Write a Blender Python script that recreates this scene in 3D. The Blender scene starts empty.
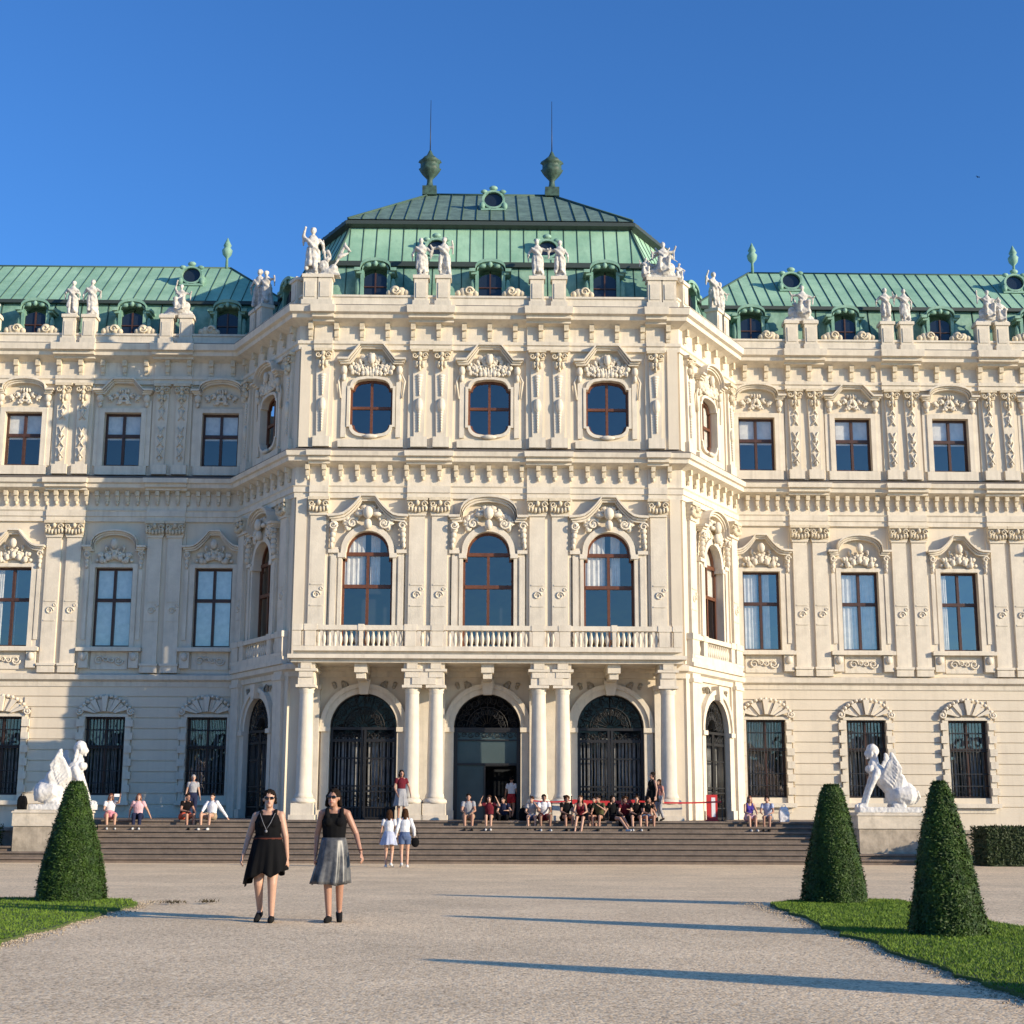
import bpy, bmesh, math, random
from mathutils import Vector, Matrix
PI = math.pi
S = bpy.context.scene
COL = S.collection
R = math.radians

# ------------------------------------------------------------ camera, sky, sun
cam = bpy.data.cameras.new('camera'); camo = bpy.data.objects.new('camera', cam); COL.objects.link(camo)
cam.sensor_width = 36; cam.lens = 1450 * 36 / 1024; cam.clip_start = .1; cam.clip_end = 3000
TH, PSI, RO, EYE = R(11.45), R(.94), R(.2), 1.53
fw = Vector((math.sin(PSI) * math.cos(TH), math.cos(PSI) * math.cos(TH), math.sin(TH)))
rt = fw.cross(Vector((0, 0, 1))).normalized(); up = rt.cross(fw)
rt2 = rt * math.cos(RO) + up * math.sin(RO); up2 = -rt * math.sin(RO) + up * math.cos(RO)
M3 = Matrix((rt2, up2, -fw)).transposed()
camo.matrix_world = Matrix.Translation((0, 0, EYE)) @ M3.to_4x4()
S.camera = camo
SUN_AZ, SUN_EL = R(118), R(15)          # clockwise from +Y
w = bpy.data.worlds.new("World"); S.world = w; w.use_nodes = True
nt = w.node_tree; bg = nt.nodes['Background']
sky = nt.nodes.new('ShaderNodeTexSky'); sky.sky_type = 'NISHITA'; sky.sun_disc = False
sky.sun_elevation = SUN_EL; sky.sun_rotation = SUN_AZ; sky.air_density = 1.0; sky.dust_density = .6; sky.ozone_density = 2.2
tint = nt.nodes.new('ShaderNodeMix'); tint.data_type = 'RGBA'; tint.blend_type = 'MULTIPLY'; tint.inputs[0].default_value = 1
tint.inputs[7].default_value = (.36, .74, 1.24, 1); nt.links.new(sky.outputs[0], tint.inputs[6])
nt.links.new(tint.outputs[2], bg.inputs[0]); bg.inputs[1].default_value = .137
sl = bpy.data.lights.new('sun', 'SUN'); sl.energy = 5.0; sl.angle = R(.5); sl.color = (1, .835, .61)
so = bpy.data.objects.new('sun', sl); COL.objects.link(so)
tosun = Vector((math.sin(SUN_AZ) * math.cos(SUN_EL), math.cos(SUN_AZ) * math.cos(SUN_EL), math.sin(SUN_EL)))
so.rotation_euler = tosun.to_track_quat('Z', 'Y').to_euler()
S.view_settings.view_transform = 'Standard'; S.view_settings.look = 'None'; S.view_settings.gamma = 1
S.view_settings.exposure = .38

# ------------------------------------------------------------ materials
def lin(c): return c
def mat(name, col, rough=.8, metal=0, var=.0, vscale=3, bump=0, bscale=20, col2=None, spec=.5, streak=0):
    m = bpy.data.materials.new(name); m.use_nodes = True
    n = m.node_tree.nodes; l = m.node_tree.links; b = n['Principled BSDF']
    b.inputs['Base Color'].default_value = (*col, 1); b.inputs['Roughness'].default_value = rough
    b.inputs['Metallic'].default_value = metal; b.inputs['Specular IOR Level'].default_value = spec
    tc = n.new('ShaderNodeTexCoord')
    if var or col2:
        no = n.new('ShaderNodeTexNoise'); no.inputs['Scale'].default_value = vscale; no.inputs['Detail'].default_value = 6
        no.inputs['Roughness'].default_value = .65
        l.new(tc.outputs['Object'], no.inputs['Vector'])
        mx = n.new('ShaderNodeMix'); mx.data_type = 'RGBA'
        c2 = col2 or tuple(c * (1 - var) for c in col)
        mx.inputs[6].default_value = (*col, 1); mx.inputs[7].default_value = (*c2, 1)
        cr = n.new('ShaderNodeMapRange'); cr.inputs[1].default_value = .38; cr.inputs[2].default_value = .68
        l.new(no.outputs[0], cr.inputs[0]); l.new(cr.outputs[0], mx.inputs[0])
        out = mx.outputs[2]
        if streak:
            mp = n.new('ShaderNodeMapping'); mp.inputs['Scale'].default_value = (6, 6, .35)
            l.new(tc.outputs['Object'], mp.inputs['Vector'])
            n2 = n.new('ShaderNodeTexNoise'); n2.inputs['Scale'].default_value = 1; n2.inputs['Detail'].default_value = 5
            l.new(mp.outputs[0], n2.inputs['Vector'])
            c3 = n.new('ShaderNodeMapRange'); c3.inputs[1].default_value = .5; c3.inputs[2].default_value = .8
            c3.inputs[4].default_value = streak
            l.new(n2.outputs[0], c3.inputs[0])
            m2 = n.new('ShaderNodeMix'); m2.data_type = 'RGBA'; m2.inputs[7].default_value = (*[c * .45 for c in col], 1)
            l.new(c3.outputs[0], m2.inputs[0]); l.new(out, m2.inputs[6]); out = m2.outputs[2]
        l.new(out, b.inputs['Base Color'])
    if bump:
        nb = n.new('ShaderNodeTexNoise'); nb.inputs['Scale'].default_value = bscale; nb.inputs['Detail'].default_value = 5
        l.new(tc.outputs['Object'], nb.inputs['Vector'])
        bp = n.new('ShaderNodeBump'); bp.inputs['Strength'].default_value = bump; bp.inputs['Distance'].default_value = .02
        l.new(nb.outputs[0], bp.inputs['Height']); l.new(bp.outputs[0], b.inputs['Normal'])
    return m
STUCCO = mat('stucco', (.71, .62, .485), .9, var=.10, vscale=.5, bump=.2, bscale=14, streak=.16)
TRIM = mat('trim_stone', (.73, .65, .525), .88, var=.16, vscale=1.8, bump=.3, bscale=18, streak=.38)
ORN = mat('ornament_stone', (.70, .60, .44), .9, var=.3, vscale=6, bump=.4, bscale=25)
SLATE = mat('ledge_lead', (.16, .14, .125), .7, var=.4, vscale=3)
STATUE = mat('statue_stone', (.68, .64, .58), .85, var=.5, vscale=5, bump=.4, bscale=30)
MARBLE = mat('white_stone', (.69, .67, .64), .7, var=.3, vscale=4, bump=.3, bscale=22)
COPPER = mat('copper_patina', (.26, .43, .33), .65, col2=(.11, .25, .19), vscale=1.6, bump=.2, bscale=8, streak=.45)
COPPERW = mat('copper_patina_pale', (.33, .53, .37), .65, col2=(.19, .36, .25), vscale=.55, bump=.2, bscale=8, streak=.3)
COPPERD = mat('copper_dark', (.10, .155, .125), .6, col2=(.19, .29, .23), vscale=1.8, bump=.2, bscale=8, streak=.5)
SEAM = mat('copper_seam', (.05, .10, .075), .7)
GUTTER = mat('gutter_metal', (.035, .05, .045), .6)
WOODR = mat('window_wood_red', (.15, .052, .022), .45, var=.35, vscale=9)
WOODB = mat('window_wood_brown', (.075, .032, .02), .45, var=.4, vscale=9)
IRON = mat('wrought_iron', (.012, .012, .013), .5)
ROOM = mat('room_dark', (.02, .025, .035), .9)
CURTG = mat('net_curtain', (.42, .42, .42), .9, var=.5, vscale=3)
CURT = mat('curtain', (.80, .78, .72), .9, var=.25, vscale=4)
STEP = mat('step_stone', (.215, .165, .13), .85, col2=(.14, .11, .09), vscale=2.2, bump=.4, bscale=22, streak=.5)
PEDS = mat('pedestal_stone', (.66, .58, .46), .9, var=.35, vscale=2, bump=.35, bscale=15, streak=.5)
PEDL = mat('pedestal_base_stone', (.46, .39, .30), .9, var=.4, vscale=3, bump=.4, bscale=15, streak=.6)
RED = mat('red_paint', (.55, .03, .03), .5)
WHITE = mat('white_paint', (.8, .8, .8), .5)
SKIN = mat('skin', (.40, .21, .14), .5, var=.12, vscale=6)
SKINP = mat('skin_pale', (.50, .29, .20), .5, var=.1, vscale=6)
BLACKF = mat('black_fabric', (.012, .012, .013), .9)
def glass(name='window_glass', fac=.19):
    m = bpy.data.materials.new(name); m.use_nodes = True
    n = m.node_tree.nodes; l = m.node_tree.links; n.clear()
    o = n.new('ShaderNodeOutputMaterial'); mx = n.new('ShaderNodeMixShader')
    tr = n.new('ShaderNodeBsdfTransparent'); tr.inputs[0].default_value = (.93, .94, .94, 1)
    gl = n.new('ShaderNodeBsdfGlossy'); gl.inputs['Roughness'].default_value = .02; gl.inputs[0].default_value = (1, .86, .76, 1)
    tc = n.new('ShaderNodeTexCoord'); no = n.new('ShaderNodeTexNoise'); no.inputs['Scale'].default_value = 1.5
    l.new(tc.outputs['Object'], no.inputs['Vector'])
    bp = n.new('ShaderNodeBump'); bp.inputs['Strength'].default_value = .12; bp.inputs['Distance'].default_value = .05
    l.new(no.outputs[0], bp.inputs['Height']); l.new(bp.outputs[0], gl.inputs['Normal'])
    mx.inputs[0].default_value = fac
    l.new(tr.outputs[0], mx.inputs[1]); l.new(gl.outputs[0], mx.inputs[2]); l.new(mx.outputs[0], o.inputs[0])
    return m
GLASS = glass()
GLASSW = glass('wing_glass', .3)
GLASSG = glass('gate_glass', .03)
GLASSD = mat('door_glass_reflection_tint', (.075, .105, .11), .12, var=.2, vscale=.8)  # opaque pane; the grey-teal reflection is painted into its base colour
def gravel_mat():
    m = bpy.data.materials.new('gravel'); m.use_nodes = True
    n = m.node_tree.nodes; l = m.node_tree.links; b = n['Principled BSDF']; b.inputs['Roughness'].default_value = .95
    b.inputs['Specular IOR Level'].default_value = .2
    tc = n.new('ShaderNodeTexCoord')
    v = n.new('ShaderNodeTexVoronoi'); v.inputs['Scale'].default_value = 38; l.new(tc.outputs['Object'], v.inputs['Vector'])
    v2 = n.new('ShaderNodeTexVoronoi'); v2.inputs['Scale'].default_value = 17; l.new(tc.outputs['Object'], v2.inputs['Vector'])
    sep = n.new('ShaderNodeSeparateColor'); l.new(v.outputs['Color'], sep.inputs[0])
    cr = n.new('ShaderNodeValToRGB'); l.new(sep.outputs[0], cr.inputs[0])
    e = cr.color_ramp.elements; e[0].color = (.42, .31, .195, 1); e[1].color = (1.0, .82, .55, 1)
    x = cr.color_ramp.elements.new(.3); x.color = (.76, .57, .35, 1)
    x = cr.color_ramp.elements.new(.75); x.color = (.92, .71, .455, 1)
    no = n.new('ShaderNodeTexNoise'); no.inputs['Scale'].default_value = .35; no.inputs['Detail'].default_value = 6; no.inputs['Roughness'].default_value = .7
    l.new(tc.outputs['Object'], no.inputs['Vector'])
    mr = n.new('ShaderNodeMapRange'); mr.inputs[1].default_value = .3; mr.inputs[2].default_value = .7; mr.inputs[3].default_value = .77; mr.inputs[4].default_value = 1.1
    l.new(no.outputs[0], mr.inputs[0])
    mm = n.new('ShaderNodeVectorMath'); mm.operation = 'SCALE'; l.new(cr.outputs[0], mm.inputs[0]); l.new(mr.outputs[0], mm.inputs['Scale'])
    l.new(mm.outputs[0], b.inputs['Base Color'])
    ad = n.new('ShaderNodeMath'); ad.operation = 'ADD'; l.new(v.outputs['Distance'], ad.inputs[0]); l.new(v2.outputs['Distance'], ad.inputs[1])
    bp = n.new('ShaderNodeBump'); bp.invert = True; bp.inputs['Strength'].default_value = .32; bp.inputs['Distance'].default_value = .012
    l.new(ad.outputs[0], bp.inputs['Height']); l.new(bp.outputs[0], b.inputs['Normal'])
    return m
GRAVEL = gravel_mat()
def leaf_mat(name, c1, c2, rough=.6, scale=9):
    m = mat(name, c1, rough, col2=c2, vscale=scale, spec=.3)
    return m
GRASS = leaf_mat('grass', (.10, .18, .012), (.18, .27, .03), .7, 2.5)
SOIL = mat('soil', (.10, .075, .05), .95, var=.4, vscale=8, bump=.5, bscale=40)
YEW = leaf_mat('yew_leaves', (.016, .042, .005), (.055, .105, .012), .6, 7)
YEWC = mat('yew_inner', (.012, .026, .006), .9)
HEDGE = leaf_mat('hedge_leaves', (.018, .034, .008), (.036, .055, .014), .6, 10)

# ------------------------------------------------------------ mesh builder
class MB:
    def __init__(s): s.v = []; s.f = []; s.m = []; s.sm = []
    def add(s, vs, fs, mi=0, smooth=False):
        o = len(s.v); s.v += [tuple(p) for p in vs]
        for f in fs: s.f.append([i + o for i in f]); s.m.append(mi); s.sm.append(smooth)
    def box(s, x0, x1, y0, y1, z0, z1, mi=0):
        s.add([(x0, y0, z0), (x1, y0, z0), (x1, y1, z0), (x0, y1, z0), (x0, y0, z1), (x1, y0, z1), (x1, y1, z1), (x0, y1, z1)],
              [(0, 3, 2, 1), (4, 5, 6, 7), (0, 1, 5, 4), (1, 2, 6, 5), (2, 3, 7, 6), (3, 0, 4, 7)], mi)
    def taper(s, x0, x1, y0, y1, z0, z1, d, mi=0):
        s.add([(x0, y0, z0), (x1, y0, z0), (x1, y1, z0), (x0, y1, z0), (x0 + d, y0 + d, z1), (x1 - d, y0 + d, z1), (x1 - d, y1 - d, z1), (x0 + d, y1 - d, z1)],
              [(0, 3, 2, 1), (4, 5, 6, 7), (0, 1, 5, 4), (1, 2, 6, 5), (2, 3, 7, 6), (3, 0, 4, 7)], mi)
    def quad(s, a, b, c, d, mi=0): s.add([a, b, c, d], [(0, 1, 2, 3)], mi)
    def prism(s, poly, y0, y1, mi=0):      # poly in (x,z)
        n = len(poly)
        vs = [(x, y0, z) for x, z in poly] + [(x, y1, z) for x, z in poly]
        s.add(vs, [tuple(range(n)), tuple(range(2 * n - 1, n - 1, -1))] + [(i, n + i, n + (i + 1) % n, (i + 1) % n) for i in range(n)], mi)
    def band(s, path, t, y0, y1, mi=0):    # path of (x,z), thickness t down
        for (xa, za), (xb, zb) in zip(path[:-1], path[1:]):
            s.prism([(xa, za - t), (xb, zb - t), (xb, zb), (xa, za)], y0, y1, mi)
    def rings(s, rs, mi=0, caps=True, smooth=True):
        n = len(rs[0]); o = []
        vs = [p for r in rs for p in r]; fs = []
        for k in range(len(rs) - 1):
            for i in range(n):
                j = (i + 1) % n
                fs.append((k * n + i, k * n + j, (k + 1) * n + j, (k + 1) * n + i))
        if caps: fs.append(tuple(range(n - 1, -1, -1))); fs.append(tuple(range((len(rs) - 1) * n, len(rs) * n)))
        s.add(vs, fs, mi, smooth)
    def lathe(s, prof, cx=0, cy=0, n=20, mi=0, wob=None, sx=1, sy=1):
        rs = []
        for r, z in prof:
            rs.append([(cx + sx * r * (1 + (wob(a, z) if wob else 0)) * math.cos(a), cy + sy * r * (1 + (wob(a, z) if wob else 0)) * math.sin(a), z)
                       for a in [2 * PI * i / n for i in range(n)]])
        s.rings(rs, mi)
    def ell(s, c, r, mi=0, n=8, k=5):
        c = Vector(c); vs = [c + Vector((0, 0, -r[2]))]; fs = []
        for j in range(1, k):
            t = PI * j / k - PI / 2
            for i in range(n):
                a = 2 * PI * i / n; vs.append(c + Vector((r[0] * math.cos(t) * math.cos(a), r[1] * math.cos(t) * math.sin(a), r[2] * math.sin(t))))
        vs.append(c + Vector((0, 0, r[2])))
        for i in range(n):
            fs.append((0, 1 + (i + 1) % n, 1 + i)); fs.append((len(vs) - 1, 1 + (k - 2) * n + i, 1 + (k - 2) * n + (i + 1) % n))
        for j in range(k - 2):
            for i in range(n):
                a = 1 + j * n + i; b = 1 + j * n + (i + 1) % n
                fs.append((a, b, b + n, a + n))
        s.add(vs, fs, mi, True)
    def tube(s, pts, r, n=6, mi=0, r1=None):
        pts = [Vector(p) for p in pts]; rs = []
        for i, p in enumerate(pts):
            d = (pts[min(i + 1, len(pts) - 1)] - pts[max(i - 1, 0)]).normalized()
            a = d.cross(Vector((0, 1, .01))); 
            if a.length < .1: a = d.cross(Vector((1, 0, 0)))
            a.normalize(); b = d.cross(a)
            rr = r if r1 is None else r + (r1 - r) * i / (len(pts) - 1)
            rs.append([p + a * rr * math.cos(2 * PI * k / n) + b * rr * math.sin(2 * PI * k / n) for k in range(n)])
        s.rings(rs, mi)
    def cap(s, p0, p1, r0, r1, lat=(1, 0, 0), fx=1, fy=1, n=14, flat=False, mi=0):
        p0, p1 = Vector(p0), Vector(p1); d = (p1 - p0); L = d.length; d = d / L if L > 1e-6 else Vector((0, 0, 1))
        a = Vector(lat) - d * d.dot(Vector(lat))
        if a.length < .05: a = d.orthogonal()
        a.normalize(); b = d.cross(a)
        st = []
        if flat: st = [(p0, r0), (p1, r1)]
        else:
            for t in (80, 55, 30, 0): st.append((p0 - d * r0 * math.sin(R(t)), r0 * math.cos(R(t))))
            for t in (0, 30, 55, 80): st.append((p1 + d * r1 * math.sin(R(t)), r1 * math.cos(R(t))))
        s.rings([[p + a * r * fx * math.cos(2 * PI * k / n) + b * r * fy * math.sin(2 * PI * k / n) for k in range(n)] for p, r in st], mi)
    def build(s, name, mats, parent=None, loc=(0, 0, 0), rz=0):
        me = bpy.data.meshes.new(name); me.from_pydata(s.v, [], s.f)
        if not isinstance(mats, (list, tuple)): mats = [mats]
        for m in mats: me.materials.append(m)
        me.polygons.foreach_set('material_index', s.m); me.polygons.foreach_set('use_smooth', s.sm)
        me.update()
        return link(name, me, parent, loc, rz)
def link(name, me, parent=None, loc=(0, 0, 0), rz=0):
    o = bpy.data.objects.new(name, me); COL.objects.link(o); o.parent = parent; o.location = loc; o.rotation_euler = (0, 0, rz)
    return o
def empty(name, loc, rz, label, cat, group=None):
    o = bpy.data.objects.new(name, None); COL.objects.link(o); o.location = loc; o.rotation_euler = (0, 0, rz)
    o.empty_display_size = .3
    return tag(o, label, cat, group)
def tag(o, label, cat, group=None):
    o['label'] = label; o['category'] = cat
    if group: o['group'] = group
    return o
def copy_tree(o, parent=None):
    c = o.copy(); COL.objects.link(c); c.parent = parent
    for ch in list(o.children): copy_tree(ch, c)
    return c
def remesh(mb, name, m, parent, vox=.03, smooth=4, disp=0, dscale=.2, loc=(0, 0, 0), rz=0, dec=0):
    """closed union of the primitives as one continuous skin"""
    o = mb.build('tmp', m)
    md = o.modifiers.new('r', 'REMESH'); md.mode = 'VOXEL'; md.voxel_size = vox; md.use_smooth_shade = True
    if smooth: sm = o.modifiers.new('s', 'SMOOTH'); sm.iterations = smooth; sm.factor = .5
    if disp:
        tx = bpy.data.textures.new('folds', 'CLOUDS'); tx.noise_scale = dscale
        dm = o.modifiers.new('d', 'DISPLACE'); dm.texture = tx; dm.strength = disp; dm.mid_level = .5
    if dec: dd = o.modifiers.new('c', 'DECIMATE'); dd.ratio = dec
    dg = bpy.context.evaluated_depsgraph_get()
    me = bpy.data.meshes.new_from_object(o.evaluated_get(dg)); me.name = name
    for p in me.polygons: p.use_smooth = True
    if not me.materials: me.materials.append(m)
    bpy.data.objects.remove(o)
    return link(name, me, parent, loc, rz)

# ------------------------------------------------------------ levels (metres)
YF, YW = 56.5, 61.75
XC, XR, XE = 7.65, 10.76, 34.0
CH = math.atan2(YW - YF, XR - XC)
CLEN = math.hypot(YW - YF, XR - XC)
CM = ((XC + XR) / 2, (YF + YW) / 2)
ZT = 1.0
PATH = [(-XE, YW), (-XR, YW), (-XC, YF), (XC, YF), (XR, YW), (XE, YW)]
def offset(path, wd, zz=0):
    out = []
    for i, p in enumerate(path):
        ns = []
        for a, b in ((i - 1, i), (i, i + 1)):
            if a >= 0 and b < len(path):
                dx, dy = path[b][0] - path[a][0], path[b][1] - path[a][1]; L = math.hypot(dx, dy); ns.append((dy / L, -dx / L))
        if len(ns) == 1: n = ns[0]; out.append((p[0] + n[0] * wd, p[1] + n[1] * wd))
        else:
            nx, ny = ns[0][0] + ns[1][0], ns[0][1] + ns[1][1]; k = 2 / (nx * nx + ny * ny)
            out.append((p[0] + nx * wd * k, p[1] + ny * wd * k))
    return out
def sweep(mb, prof, path=PATH, mi=0, closed=False):
    rows = [[(x, y, z) for x, y in offset(path, wd)] for wd, z in prof]
    n = len(path); vs = [p for r in rows for p in r]; m = len(rows); fs = []
    for k in range(m - 1 if not closed else m):
        kk = (k + 1) % m
        for i in range(n - 1): fs.append((k * n + i, k * n + i + 1, kk * n + i + 1, kk * n + i))
    mb.add(vs, fs, mi)
    mb.add([r[0] for r in rows], [tuple(range(m))], mi); mb.add([r[-1] for r in rows], [tuple(range(m - 1, -1, -1))], mi)
SEG = {'front': ((0, YF), 0), 'cr': (CM, CH), 'cl': ((-CM[0], CM[1]), -CH), 'wing': ((0, YW), 0)}
def place(seg, u, wd=0):
    (x, y), a = SEG[seg]
    return (x + u * math.cos(a) + wd * math.sin(a), y + u * math.sin(a) - wd * math.cos(a), 0), a

# ------------------------------------------------------------ the ground
def gz(y): return 0 if y < 22 else -.38 * min(1, (y - 22) / 27.5)
g = MB()
ys = [-150, 0, 22, 30, 40, 49.5, 60, 400, 1500]
xs = [-1500, -200, -30, -10, 0, 10, 30, 200, 1500]
g.add([(x, y, gz(y)) for y in ys for x in xs], [(j * 9 + i, j * 9 + i + 1, (j + 1) * 9 + i + 1, (j + 1) * 9 + i) for j in range(8) for i in range(8)])
o = g.build('gravel_ground', GRAVEL); o['kind'] = 'structure'

# ------------------------------------------------------------ the palace
PAL = empty('palace', (0, YF, 0), 0, 'cream baroque palace with green copper roofs, arched gates and a balcony', 'palace')
PAL.location = (0, 0, 0)
def arch_top(wd, zs, n=16): return [(-wd / 2 * math.cos(PI * i / n), zs + wd / 2 * math.sin(PI * i / n)) for i in range(n + 1)]
def rect_out(wd, z0, z1): return ([(-wd / 2, z1), (wd / 2, z1)], [(-wd / 2, z0), (wd / 2, z0)])
def win_front_out():      # stepped arch of the main storey
    a = .84; zs = 11.36
    upc = [(-1.0, 11.0), (-1.0, 11.08), (-.86, 11.08), (-.86, 11.3)] + [(x, z) for x, z in [(-a * math.cos(PI * i / 14), zs + .80 * math.sin(PI * i / 14)) for i in range(15)]] + [(.86, 11.3), (.86, 11.08), (1.0, 11.08), (1.0, 11.0)]
    return (upc, [(-1.0, 7.35), (1.0, 7.35)])
def win_up_out():
    t = []
    for i in range(7): a = PI / 2 * i / 6; t.append((-.76 + .42 * (1 - math.cos(a)), 18.02 + .36 * math.sin(a)))
    upc = [(-.86, 18.02)] + t + [(-.17, 18.41), (.17, 18.41)] + [(-x, z) for x, z in reversed(t)] + [(.86, 18.02)]
    lo = [(x, 2 * 17.25 - z) for x, z in upc]
    return (upc, lo)
GATE = ([(-1.29, 4.48)] + arch_top(2.58, 4.48) + [(1.29, 4.48)], [(-1.29, ZT), (1.29, ZT)])
WMAIN = rect_out(1.62, 8.07, 11.48); WUP = rect_out(1.6, 15.97, 18.35); WGR = rect_out(1.68, 1.9, 5.13)
FMAIN = win_front_out(); FUP = win_up_out()
def bbox(o): p = o[0] + o[1]; return min(a for a, _ in p), max(a for a, _ in p), min(b for _, b in p), max(b for _, b in p)
def poly(o): return o[0] + list(reversed(o[1]))
def wall(mb, u0, u1, z0, z1, ops, depth=.38, mi=0):
    bbs = [(bbox(o), c, o) for c, o in ops]
    X = sorted({u0, u1} | {c + b[k] for b, c, _ in bbs for k in (0, 1)}); Z = sorted({z0, z1} | {b[k] for b, c, _ in bbs for k in (2, 3)})
    for i in range(len(X) - 1):
        for j in range(len(Z) - 1):
            cx, cz = (X[i] + X[i + 1]) / 2, (Z[j] + Z[j + 1]) / 2
            if any(c + b[0] < cx < c + b[1] and b[2] < cz < b[3] for b, c, _ in bbs): continue
            mb.quad((X[i], 0, Z[j]), (X[i + 1], 0, Z[j]), (X[i + 1], 0, Z[j + 1]), (X[i], 0, Z[j + 1]), mi)
    for b, c, o in bbs:
        for ch, zz in ((o[0], b[3]), (o[1], b[2])):
            for (xa, za), (xb, zb) in zip(ch[:-1], ch[1:]):
                if abs(xa - xb) > 1e-5 and (abs(za - zz) > 1e-5 or abs(zb - zz) > 1e-5):
                    mb.quad((c + xa, 0, za), (c + xb, 0, zb), (c + xb, 0, zz), (c + xa, 0, zz), mi)
        p = poly(o); n = len(p)
        for i in range(n):
            (xa, za), (xb, zb) = p[i], p[(i + 1) % n]
            mb.quad((c + xa, 0, za), (c + xb, 0, zb), (c + xb, depth, zb), (c + xa, depth, za), mi)
FX = [-4.76, 0, 4.76]; WX = [11.77, 16.03, 20.35, 24.6, 28.9]
ZTOP = 21.3
for seg, u0, u1, ops in (('front', -XC, XC, [(c, o) for c in FX for o in (GATE, FMAIN, FUP)]),
                         ('cl', -CLEN / 2, CLEN / 2, [(0, GATE), (0, FMAIN), (0, FUP)]), ('cr', -CLEN / 2, CLEN / 2, [(0, GATE), (0, FMAIN), (0, FUP)]),
                         ('wing', XR, XE, [(c, o) for c in WX for o in (WGR, WMAIN, WUP)]), ('wing', -XE, -XR, [(-c, o) for c in WX for o in (WGR, WMAIN, WUP)])):
    mb = MB(); wall(mb, u0, u1, ZT - 1.6 if seg == 'wing' else ZT, ZTOP, ops)
    (loc, a) = place(seg, 0); mb.build('wall', STUCCO, PAL, loc, a)
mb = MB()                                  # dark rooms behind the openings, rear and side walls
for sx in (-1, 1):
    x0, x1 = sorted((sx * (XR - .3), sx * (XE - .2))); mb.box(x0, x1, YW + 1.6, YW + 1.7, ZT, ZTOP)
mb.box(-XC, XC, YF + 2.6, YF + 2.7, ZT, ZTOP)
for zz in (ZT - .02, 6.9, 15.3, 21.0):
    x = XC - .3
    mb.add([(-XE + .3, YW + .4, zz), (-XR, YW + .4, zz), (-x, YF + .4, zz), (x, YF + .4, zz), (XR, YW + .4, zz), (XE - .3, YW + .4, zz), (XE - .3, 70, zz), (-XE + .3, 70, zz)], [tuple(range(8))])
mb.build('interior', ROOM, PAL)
mb = MB()
mb.quad((-XE, YW, -.6), (-XE, 73, -.6), (-XE, 73, ZTOP), (-XE, YW, ZTOP)); mb.quad((XE, YW, -.6), (XE, 73, -.6), (XE, 73, ZTOP), (XE, YW, ZTOP))
mb.quad((-XE, 73, -.6), (XE, 73, -.6), (XE, 73, ZTOP), (-XE, 73, ZTOP)); mb.build('rear_wall', STUCCO, PAL)

# rustication courses of the wings
for sx in (-1, 1):
    mb = MB(); k = 0; z = ZT + .55
    mb.box(*sorted((sx * (XR + .05), sx * XE)), -.10, .01, -.5, ZT + .5)
    while z < 6.2:
        z1 = min(z + .40, 6.5); spans = []
        edges = [XR + .05]
        for c in WX:
            zz = (z + z1) / 2
            if z1 > 1.62 and zz < 6.02: hw = 1.14 if zz < 5.2 else max(.35, 1.2 * math.sqrt(max(0, 1 - ((zz - 5.13) / .93) ** 2))); edges += [c - hw, c + hw]
        edges.append(XE)
        if len(edges) == 2: pass
        for a, b in zip(edges[0::2], edges[1::2]): mb.box(*sorted((sx * a, sx * b)), -.055, .01, z, z1)
        z += .445
    mb.build('rusticated_courses', STUCCO, PAL, place('wing', 0)[0])

# relief ornament helper
def relief(mb, cx, cz, wd, h, n, seed, y=-.06, size=.1, mi=0, shape=None):
    r = random.Random(seed)
    for i in range(n):
        x = r.uniform(0, wd / 2); z = r.uniform(-h / 2, h / 2)
        if shape and not shape(x, z): continue
        s = size * r.uniform(.45, 1.1); e = (s * r.uniform(.5, 1.2), r.uniform(.04, .1), s * r.uniform(.5, 1.3))
        for q in (-1, 1): mb.ell((cx + q * x, y, cz + z), e, mi, 6, 4)
def scroll(mb, cx, cz, r, sgn, y=-.08, t=.035, turns=1.6, mi=0, a0=0):
    pts = []
    for i in range(14):
        a = a0 + sgn * turns * 2 * PI * i / 13; rr = r * (1 - .75 * i / 13)
        pts.append((cx + rr * math.cos(a), y, cz + rr * math.sin(a)))
    mb.tube(pts, t, 5, mi, t * .6)
def ped_path(kind, wd, za, zt):
    h = zt - za; e = wd / 2; s = []
    if kind == 'trap': s = [(-e, 0), (-e + .42 * wd / 2.7, 0), (-.45, h), (.45, h), (e - .42 * wd / 2.7, 0), (e, 0)]
    elif kind == 'curve':
        s = [(-e, 0), (-e * .72, 0)] + [(-e * .72 * math.cos(PI * i / 12), h * math.sin(PI * i / 12) ** .7) for i in range(1, 12)] + [(e * .72, 0), (e, 0)]
    else:                                   # bell: concave flanks, flat or round crown
        L = [(-e, 0), (-e * .75, 0.02)] + [(-e * .75 + e * .52 * t, h * .82 * t ** 1.6) for t in (.25, .5, .75, 1)] + [(-e * .17, h)]
        s = L + [(-x, z) for x, z in reversed(L)]
    return [(x, za + z) for x, z in s]
def frame_unit(kindname):
    """casement frame, panes and curtains of each window kind, in front-facing local space"""
    return None
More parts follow.
